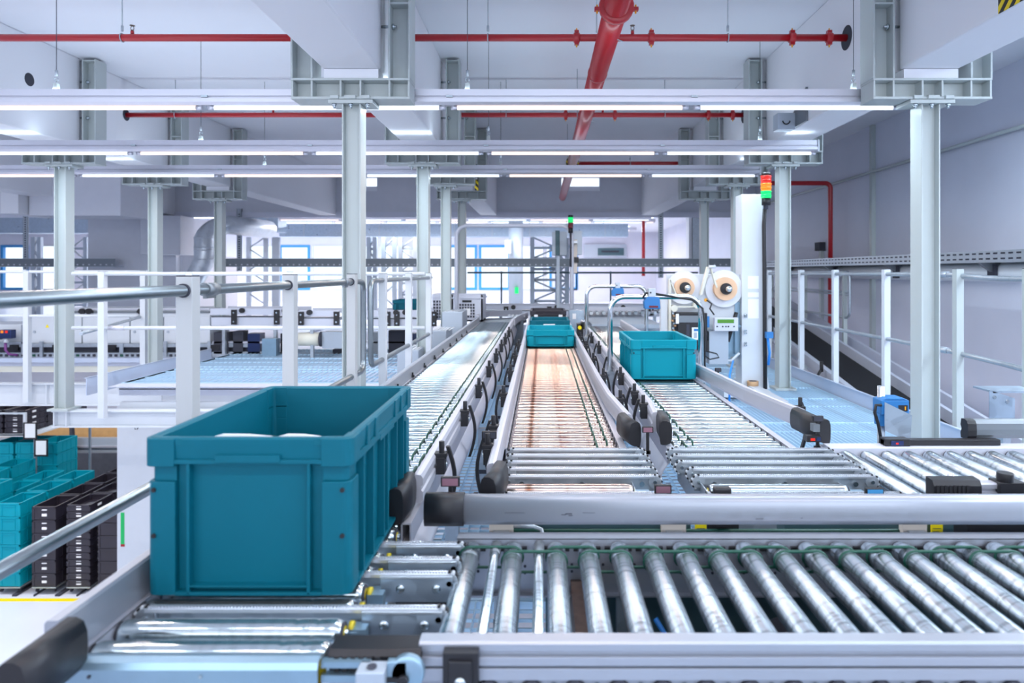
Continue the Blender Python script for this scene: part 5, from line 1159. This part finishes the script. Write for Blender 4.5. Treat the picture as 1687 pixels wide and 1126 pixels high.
# ================================================================ far conveyors
def far_conv(x0, x1, Y, yt, yb, lab, clamps, under=True, back=.5):
    t = thing('far_conveyor', (pX((x0+x1)/2, Y), Y, ZP), lab, 'conveyor', 'conveyors across the rear of the platform')
    xa, xb, zt, zb = pX(x0, Y), pX(x1, Y), pZ(yt, Y), pZ(yb, Y); h = zt-zb
    obj('guide_rail', MB().prism([(Y-.03, zt-h*.38), (Y-.03, zt-.01), (Y-.015, zt), (Y, zt-.01), (Y, zt-h*.38)], 'X', xa, xb, 'lilac').prism([(Y+back, zt-h*.3), (Y+back, zt), (Y+back+.03, zt), (Y+back+.03, zt-h*.3)], 'X', xa, xb, 'lilac'), t)
    obj('side_channel', MB().box(xa, xb, Y, Y+.03, zb, zt-h*.5, 'lilac').box(xa, xb, Y-.002, Y, zt-h*.52, zt-h*.47, 'dark').box(xa, xb, Y+.03, Y+back, zt-h*.62, zt-h*.55, 'aludark'), t)
    for x in clamps:
        X = pX(x, Y); w_ = .035
        obj('clamp', MB().box(X-w_, X+w_, Y-.06, Y-.03, zb+.02, zt-.02, 'black').cyl((X+.11, Y-.07, zt-.03), (X+.11, Y-.03, zt-.03), .035, 'black', n=12).cyl((X, Y-.065, zt-.06), (X, Y-.06, zt-.06), .012, 'bolt', n=8).cyl((X, Y-.065, zb+.06), (X, Y-.06, zb+.06), .012, 'bolt', n=8), t)
    if under:
        x = x0+15
        while x < x1: obj('leg', MB().box(pX(x, Y), pX(x+5, Y), Y+.05, Y+.1, ZP, zb, 'galv'), t); x += 85
    return t
far_conv(348, 492, 9.4, 508, 537, 'pale conveyor behind the grey railing post, left of the cream motor', (388, 458))
far_conv(494, 560, 9.0, 511, 538, 'short pale conveyor piece with dark end blocks above the cream motor', (498, 556))
far_conv(606, 715, 9.2, 511, 540, 'pale conveyor with black blocks carrying the teal bin, behind the second handrail', (640, 655, 716))
far_conv(722, 1110, 10.4, 503, 522, 'pale conveyor crossing behind the ends of the three lanes', (834, 905, 1014, 1072))
t = thing('drive_drum', (pX(512, 9.1), 9.1, pZ(572, 9.1)), 'cream drum motor hanging under the far conveyor', 'motor')
obj('drum', MB().cyl((pX(492, 9.1), 9.1, pZ(559, 9.1)), (pX(528, 9.1), 9.1, pZ(559, 9.1)), .09, 'cream', n=24), t)
obj('flange', MB().cyl((pX(528, 9.1), 9.1, pZ(559, 9.1)), (pX(532, 9.1), 9.1, pZ(559, 9.1)), .10, 'dark', n=24), t)
obj('terminal_box', MB().box(pX(532, 9.1), pX(566, 9.1), 9.06, 9.3, pZ(574, 9.1), pZ(547, 9.1), 'box'), t)
solo('junction_box', MB().box(pX(434, 9.3), pX(457, 9.3), 9.25, 9.39, ZP, pZ(558, 9.3), 'paleblue'), 'pale blue box under the far conveyor between the two handrail posts', 'junction box')
um = MB()
for x, w_, y0, y1, m_ in ((352, 24, 570, 548, 'dark'), (384, 16, 566, 546, 'dark'), (408, 20, 572, 550, 'dkblue'), (462, 20, 570, 550, 'dark'), (548, 22, 592, 576, 'dark'), (640, 30, 580, 545, 'dark'), (676, 22, 590, 550, 'dkblue'), (612, 20, 575, 548, 'aludark'), (350, 120, 588, 580, 'galv'), (350, 380, 566, 563, 'alu')):
    um.box(pX(x, 9.56), pX(x+w_, 9.56), 9.56, 9.74, ZP if m_ not in ('alu', 'galv') else pZ(y0, 9.56), pZ(y1, 9.56), m_)
solo('under_equipment', um, 'dark drives and valves under the far conveyors left of the lanes', 'drive equipment')
euro_bin('storage_bin', pX(669, 9.25), 9.25, pZ(513, 9.25), .38, .5, .15, 'teal', 'small teal bin standing on the far conveyor behind the second handrail', group='teal bins on the lanes', holes=0)
# grey perforated crate
Yg = 8.9; x0, x1, xm = pX(744, Yg), pX(795, Yg), pX(714, 9.4)
t = thing('grid_crate', ((x0+x1)/2, Yg, pZ(530, Yg)), 'light grey perforated crate at the end of the left lane', 'crate')
H = pZ(486, Yg)-pZ(530, Yg); zb = pZ(530, Yg)
obj('body', MB().box(x0, x1, Yg, Yg+.02, zb, zb+H, 'lilac').box(x0, x0+.02, Yg, Yg+.55, zb, zb+H, 'lilac').box(x1-.02, x1, Yg, Yg+.55, zb, zb+H, 'lilac').box(x0, x1, Yg+.53, Yg+.55, zb, zb+H, 'lilac').box(x0, x1, Yg, Yg+.55, zb, zb+.02, 'lilac').box(x0-.015, x1+.015, Yg-.012, Yg+.56, zb+H-.05, zb+H-.035, 'lilac'), t)
gm = MB()
for i in range(6):
    for j in range(5): gm.box(x0+.10+.035*i, x0+.125+.035*i, Yg-.003, Yg, zb+.05+.038*j, zb+.078+.038*j, 'dark')
gm.box(x0+.14, x0+.26, Yg-.004, Yg, zb+H-.10, zb+H-.07, 'black').box(x0+.155, x0+.245, Yg-.006, Yg, zb+.08, zb+.17, 'paper')
for i in range(9):
    for j in range(6): gm.box(x0-.003, x0, Yg+.06+.05*i, Yg+.095+.05*i, zb+.03+.045*j, zb+.06+.045*j, 'dark')
obj('grid_openings', gm, t)
Yg2 = 9.3; x0, x1 = pX(712, Yg2), pX(742, Yg2); zb = pZ(528, Yg2); H = pZ(485, Yg2)-zb
t = thing('grid_crate', ((x0+x1)/2, Yg2, zb), 'second light grey perforated crate, partly behind the column', 'crate')
obj('body', MB().box(x0, x1, Yg2, Yg2+.5, zb, zb+H, 'lilac').box(x0-.01, x1+.01, Yg2-.01, Yg2+.51, zb+H-.05, zb+H-.035, 'lilac'), t)
gm = MB()
for i in range(6):
    for j in range(6): gm.box(x0+.015+.04*i, x0+.043+.04*i, Yg2-.003, Yg2, zb+.03+.042*j, zb+.06+.042*j, 'dark')
obj('grid_openings', gm, t)
# grey housings beside lane 1 end
for (a, b_, y0, y1, Y, l) in ((728, 762, 514, 548, 8.0, 'grey metal housing left of the far end of the left lane'), (712, 735, 545, 575, 7.2, 'grey ribbed housing beside the left lane guide rail, behind the handrail'), (654, 690, 577, 612, 6.4, 'grey ribbed housing nearest beside the left lane')):
    t = thing('machine_housing', (pX((a+b_)/2, Y), Y, ZP), l, 'housing', 'grey housings beside the left lane')
    obj('body', MB().box(pX(a, Y), pX(b_, Y), Y, Y+.5, ZP, pZ(y0, Y), 'box'), t, bev=.008)
    v = MB()
    for k in range(5): v.box(pX(a, Y)+.03+k*.035, pX(a, Y)+.045+k*.035, Y+.02, Y+.4, pZ(y0, Y), pZ(y0, Y)+.006, 'white')
    obj('vent_ribs', v, t)
# curved end of lane 1 and steel column housing
t = thing('curved_conveyor', (-.3, 8.9, ZP), 'curved grey conveyor bend at the far end of the left lane', 'conveyor')
cc, n = (-.35, 9.75), 14
inner, outer = .0, .0
pth = [(cc[0]+1.05*math.cos(a), cc[1]-1.05*math.sin(a)*1.0) for a in [PI*.5+PI*.42*i/n for i in range(n+1)]]
pth2 = [(-.34, 8.04), (-.33, 8.4), (-.29, 8.8), (-.23, 9.1), (-.21, 9.25)]
obj('guide_rail', MB().sweep([(x, y, 0) for x, y in pth2], [(0, ZT), (0, ZT+.08), (.03, ZT+.08), (.03, ZT)], 'alu'), t)
obj('bed', MB().prism([(-.80, 8.62), (-.34, 8.62), (-.30, 8.9), (-.20, 9.3), (-.25, 9.8), (-.75, 9.6), (-.85, 9.1)], 'Z', ZT-.06, ZT-.02, 'aludark'), t)
obj('guide_rail', MB().sweep([(-.82, 8.6, 0), (-.86, 9.1, 0), (-.75, 9.6, 0), (-.3, 9.95, 0)], [(0, ZT), (0, ZT+.08), (.03, ZT+.08), (.03, ZT)], 'alu'), t)
obj('leg', MB().box(-.6, -.54, 9.1, 9.16, ZP, ZT-.06, 'galv'), t)
t = thing('corrugated_housing', (pX(852, 9.0), 9.0, ZP), 'vertical corrugated grey housing between the left and middle lanes', 'housing')
c = MB()
xa, xb = pX(844, 9.0), pX(862, 9.0)
for k in range(8): c.box(xa+(xb-xa)*k/8, xa+(xb-xa)*(k+.6)/8, 8.98, 9.0, ZP, ZT+.02, 'aludark')
c.box(xa, xb, 9.0, 9.3, ZP, ZT+.03, 'box')
obj('body', c, t)
c = MB()
for k in range(5): c.box(xa-.06+.05*k, xa-.03+.05*k, 8.95, 9.2, ZT+.04, ZT+.055, 'white')
obj('top_slats', c, t)
# blue motor box right of the middle lane's end, small black drive with yellow mark
Yb = 8.2
solo('motor_housing', MB().box(pX(938, Yb), pX(962, Yb), Yb, Yb+.3, ZP, pZ(512, Yb), 'zincblue').box(pX(943, Yb), pX(949, Yb), Yb-.003, Yb, pZ(526, Yb), pZ(517, Yb), 'paper'), 'bluish grey housing with a white label right of the black bin', 'housing', bev=.006)
t = thing('drive_unit', (pX(957, 6.6), 6.6, pZ(560, 6.6)), 'black drive unit with yellow knob between the middle and right lanes', 'drive unit')
obj('body', MB().box(pX(951, 6.6), pX(961, 6.6), 6.6, 6.75, pZ(565, 6.6), pZ(534, 6.6), 'black').cyl((pX(961, 6.6), 6.6, pZ(537, 6.6)), (pX(961, 6.6), 6.7, pZ(537, 6.6)), .035, 'black', n=12), t, bev=.005)
obj('knob', MB().cyl((pX(955, 6.6), 6.57, pZ(540, 6.6)), (pX(955, 6.6), 6.6, pZ(540, 6.6)), .018, 'yellowlabel', n=12), t)
# side piece with slots behind, right lane end
t = thing('transfer_table', (pX(1050, 9.0), 9.0, ZP), 'pale transfer table behind the far end of the right lane, with rollers', 'transfer table')
obj('top', MB().box(pX(975, 8.2), pX(1090, 8.2), 8.2, 9.9, ZT-.05, ZT-.0, 'box').box(pX(975, 8.2), pX(1090, 8.2), 9.9, 9.92, ZT-.05, ZT+.12, 'alu'), t)
rb_ = MB()
for k in range(12): rb_.cyl((.70+.09*k, 9.6, ZT+.05), (.70+.09*k, 9.88, ZT+.05), .025, 'chrome', n=10)
obj('wheel_row', rb_, t)
obj('leg', MB().box(.8, .86, 8.3, 8.36, ZP, ZT-.05, 'galv').box(1.3, 1.36, 8.3, 8.36, ZP, ZT-.05, 'galv'), t)
# exit sign strip at the downstand opening
Yh = 8.25
solo('hazard_hook', MB().box(pX(782, Yh), pX(788, Yh), Yh, Yh+.03, pZ(314, Yh), pZ(296, Yh), 'hazard').tube(arc((pX(785, Yh), Yh+.01, pZ(294, Yh)), .02, 0, 2*PI, 14), .005, 'black', 6).cyl((pX(785, Yh), Yh+.01, pZ(292, Yh)), (pX(785, Yh), Yh+.01, 1.30), .006, 'black', n=6).box(-1.1, pX(785, Yh)+.01, Yh, Yh+.02, 1.19, 1.21, 'galv'), 'yellow and black striped hanging marker right of the middle columns', 'hazard marker')

# ================================================================ lower hall at left
Yp_ = 9.9
t = thing('cladding_panel', (pX(240, Yp_), Yp_, ZF), 'tall plain white panel below the platform, behind the big teal bin', 'panel')
obj('panel', MB().box(pX(193, Yp_), -1.2, Yp_, Yp_+.08, ZF, -1.62, 'white'), t)
mk = MB().box(pX(199, Yp_), pX(205, Yp_), Yp_-.004, Yp_, pZ(897, Yp_), pZ(845, Yp_), 'greenmark').box(pX(199, Yp_), pX(205.5, Yp_), Yp_-.004, Yp_, pZ(901, Yp_), pZ(897, Yp_), 'red')
obj('edge_marking', mk, t, label='green strip with a short red end')
lp = MB()
zl = pZ(708, Yp_); xl = pX(222, Yp_)
lp.box(xl, xl+.008, Yp_-.004, Yp_, zl, zl+.035, 'dark').box(xl, xl+.025, Yp_-.004, Yp_, zl, zl+.007, 'dark').box(xl+.035, xl+.043, Yp_-.004, Yp_, zl, zl+.035, 'dark').box(xl+.035, xl+.058, Yp_-.004, Yp_, zl+.028, zl+.035, 'dark').box(xl+.035, xl+.058, Yp_-.004, Yp_, zl+.014, zl+.020, 'dark').box(xl+.051, xl+.058, Yp_-.004, Yp_, zl+.014, zl+.035, 'dark')
obj('lettering', lp, t, label='small letters LP')
solo('floor_marking', MB().box(-14, -4, 11.28, 11.38, ZF, ZF+.003, 'yellowlabel'), 'yellow line on the lower floor in front of the crate stacks', 'floor line')
lane = MB()
for k in range(14):
    X = -11.4+.36*k
    if k % 2: lane.box(X, X+.08, 11.45, 20, ZF, ZF+.03, 'dark')
    else: lane.box(X, X+.02, 11.45, 20, ZF, ZF+.03, 'dark')
st('floor_tracks', lane, 'dark tracks on the lower floor under the crate stacks')
# distant lower equipment
Yq = 17.0
solo('plywood_band', MB().box(-14.5, -10.2, Yq, Yq+.1, pZ(722, Yq), pZ(704, Yq), 'wood'), 'long orange plywood board under the platform at the left', 'board')
solo('grey_barrier', MB().box(-14.5, -10.2, Yq-.2, Yq-.1, pZ(746, Yq-.2), pZ(722, Yq-.2), 'box').box(-14.5, -10.2, Yq-.24, Yq-.2, pZ(734, Yq), pZ(731, Yq), 'alu'), 'grey panel barrier below the plywood board', 'barrier')
t = thing('support_post', (pX(117, 16.6), 16.6, ZF), 'dark narrow post standing in front of the grey barrier', 'post')
obj('post', MB().prism([(pX(114, 16.6), pZ(700, 16.6)), (pX(118, 16.6), pZ(700, 16.6)), (pX(119, 16.6), pZ(720, 16.6)), (pX(123, 16.6), pZ(728, 16.6)), (pX(123, 16.6), ZF), (pX(115, 16.6), ZF)], 'Y', 16.6, 16.7, 'dark'), t)
solo('dark_platform', MB().box(-10.42, -9.3, 15.5, 16.4, ZF, ZF+.25, 'darkfloor').box(-16, -9.3, 16.42, 16.5, ZF, pZ(746, 16.5), 'darkfloor').box(-9.3, -9.2, 15.5, 16.4, ZF, ZF+.3, 'cream'), 'dark grey low deck behind the crate stacks', 'deck')
solo('platform_underside_wall', MB().box(-26, 4.5, 20, 20.2, ZF, ZP-.3, 'wall'), 'white rear wall of the lower hall under the platform', 'wall', kind='structure')
# crates
def crate_proto(name, w_, d, h, m, strips, y0lab):
    c = MB(); z = 0
    O = Vector((-8.0, 12.0, -3.0)); x0, x1 = O.x-w_/2, O.x+w_/2; y0, y1 = O.y, O.y+d; z0 = O.z
    for (a, b_, cc_, dd_) in ((x0, x1, y0, y0+.014), (x0, x1, y1-.014, y1), (x0, x0+.014, y0, y1), (x1-.014, x1, y0, y1)):
        c.box(a+.008*(a == x0), b_-.008*(b_ == x1), cc_+.006, dd_-.0, z0+.004, z0+h-.02, m)
    c.box(x0+.01, x1-.01, y0+.01, y1-.01, z0+.004, z0+.012, m)
    for (a, b_, cc_, dd_) in ((x0, x1, y0, y0+.022), (x0, x1, y1-.022, y1), (x0, x0+.022, y0, y1), (x1-.022, x1, y0, y1)): c.box(a, b_, cc_, dd_, z0+h-.03, z0+h-.002, m)
    for u in (x0, x1-.04):
        for v in (y0, y1-.04): c.box(u, u+.04, v, v+.04, z0+.003, z0+h-.03, m)
    for u in (.3, .5, .7): c.box(x1-.014, x1-.003, y0+d*u-.01, y0+d*u+.01, z0+.01, z0+h-.03, m)
    if 0 < strips < 4:
        c.box(O.x-.035, O.x+.045, y0-.001, y0+.007, z0+h*.28, z0+h*.46, 'paper')
        if strips > 1: c.box(O.x-.035, O.x+.045, y0-.001, y0+.007, z0+h*.72, z0+h*.78, 'paper')
        if strips == 3: c.box(x1-.002, x1+.001, y0+.2, y0+.3, z0+h*.28, z0+h*.6, 'paper')
    if strips == 4:
        c.box(O.x-.10, O.x+.10, y0-.001, y0+.006, z0+h*.70, z0+h*.76, m)
        for u in (-.11, .11): c.box(O.x+u-.006, O.x+u+.006, y0-.001, y0+.007, z0+.01, z0+h-.03, m)
    o = obj(name, c, None, at=(O.x, O.y, O.z))
    return o
first = {}
def stacks(key, x, ys, nlev, h, lab, cat, grp, mk):
    for r_, y in enumerate(ys):
        n_ = nlev[r_] if isinstance(nlev, (list, tuple)) else nlev
        for k in range(n_):
            z = ZF+.14+k*h
            where = ('bottom' if k == 0 else 'topmost' if k == n_-1 else ORD[k]+' from the bottom')
            L = '%s, %s, %s stack, %s' % (lab[0], where, 'front' if r_ == 0 else ORD[r_], lab[1])
            if key not in first:
                o = mk(); first[key] = o; o.location = (x, y, z+CZ); ORG[o] = Vector((x, y, z))
            else: o = dup(first[key], (x, y, z))
            o['label'] = L; o['category'] = cat; o['group'] = grp
        # dolly
        if 'd' not in first:
            t = thing('wheeled_dolly', (x, y, ZF+.03), 'x', 'dolly', 'dollies under the crate stacks')
            obj('deck', MB().box(x-.2, x+.2, y, y+.6, ZF+.115, ZF+.135, 'galv').box(x-.18, x+.18, y+.02, y+.58, ZF+.10, ZF+.115, 'aludark'), t)
            for u in (-.15, .15):
                for v in (.06, .54):
                    obj('caster', MB().cyl((x+u-.012, y+v, ZF+.065), (x+u+.012, y+v, ZF+.065), .034, 'dark', n=16).box(x+u-.018, x+u+.018, y+v-.015, y+v+.015, ZF+.085, ZF+.115, 'galv'), t)
            first['d'] = t; dl = t
        else: dl = dup(first['d'], (x, y, ZF+.03))
        dl['label'] = 'grey wheeled dolly under the %s stack of the %s' % ('front' if r_ == 0 else ORD[r_], lab[1])
ys_ = [11.5+.66*i for i in range(7)]
blk = 'black crates at the lower left'; tl = 'teal crates at the lower left'
stacks('a', -8.38, ys_[:6], 6, .225, ('tall black crate with white strips', 'left black lane'), 'crate', blk, lambda: crate_proto('stacking_crate', .4, .6, .225, 'crateblk', 2, 0))
stacks('b', -7.80, ys_[:4], 12, .115, ('shallow black crate with a white strip', 'middle black lane'), 'crate', blk, lambda: crate_proto('stacking_crate', .4, .6, .115, 'crateblk', 3, 0))
stacks('c', -7.27, ys_[:3], 6, .215, ('plain black crate', 'right black lane'), 'crate', blk, lambda: crate_proto('stacking_crate', .4, .6, .215, 'crateblk', 0, 0))
stacks('t', -8.98, ys_[:3], 6, .235, ('teal crate', 'right teal lane'), 'crate', tl, lambda: crate_proto('stacking_crate', .4, .6, .235, 'tealb', 4, 0))
stacks('t', -9.56, ys_[:3], [7, 6, 6], .235, ('teal crate', 'middle teal lane'), 'crate', tl, None)
stacks('t', -10.14, ys_[1:3], [7, 7], .235, ('teal crate', 'left teal lane'), 'crate', tl, None)
stacks('t', -9.93, [13.72], 8, .235, ('teal crate of a tall tower', 'rear right teal group'), 'crate', tl, None)
stacks('t', -10.37, [13.72], 8, .235, ('teal crate of a tall tower', 'rear middle teal group'), 'crate', tl, None)
stacks('t', -10.81, [13.72], 8, .235, ('teal crate of a tall tower', 'rear left teal group'), 'crate', tl, None)
# flow rack with black crates, upper left
Yf = 13.45
t = thing('flow_rack', (pX(40, Yf), Yf, ZF), 'white framed rack with two card holders and black crates under the platform', 'rack')
fr_ = MB()
zA_, zB_ = pZ(720, Yf), pZ(683, Yf)
XL, XR_ = -12.6, pX(42, Yf)
fr_.box(XL, XR_, Yf, Yf+.04, zA_, zA_+.05, 'white').box(XL, XR_, Yf, Yf+.04, zB_, zB_+.03, 'white').box(XR_-.05, XR_, Yf, Yf+.04, zA_, zB_, 'white')
for (x, y) in ((pX(57, Yf), Yf), (XL, Yf), (XR_, Yf+1.9), (XL, Yf+1.9)): fr_.box(x-.02, x+.02, y, y+.04, ZF, zA_, 'galv')
fr_.prism([(Yf, zA_+.0), (Yf+1.9, zA_+.02), (Yf+1.9, zA_+.07), (Yf, zA_+.05)], 'X', XR_, XR_+.03, 'white')
fr_.box(XL, pX(57, Yf), Yf, Yf+1.9, zA_+.02, zA_+.045, 'white')
obj('frame', fr_, t)
for x, y, l in ((51, 710, 'upper white card in black holder'), (69, 738, 'lower white card in black holder')):
    c_ = obj('card_holder', MB().box(pX(x-11, Yf), pX(x+11, Yf), Yf-.03, Yf-.01, pZ(y+14, Yf), pZ(y-14, Yf), 'black'), t, label=l)
    obj('card', MB().box(pX(x-8, Yf), pX(x+9, Yf), Yf-.034, Yf-.03, pZ(y+11, Yf), pZ(y-12, Yf), 'paper'), c_)
pr_ = None; k = 0
rowsn = [('nearest', 13.5), ('second', 14.12), ('third', 14.74)]
for (rn, y) in rowsn:
    for j in range(2):
        for lv in range(4):
            X = XR_-.25-.44*j; z = zA_+.05+.115*lv
            L = 'shallow black crate on the white rack, %s row, %s column, %s level' % (rn, 'right' if j == 0 else 'left', ['bottom', 'second', 'third', 'top'][lv])
            o = dup(first['b'], (X, y, z)); o['label'] = L; o['category'] = 'crate'; o['group'] = 'black crates on the white rack'
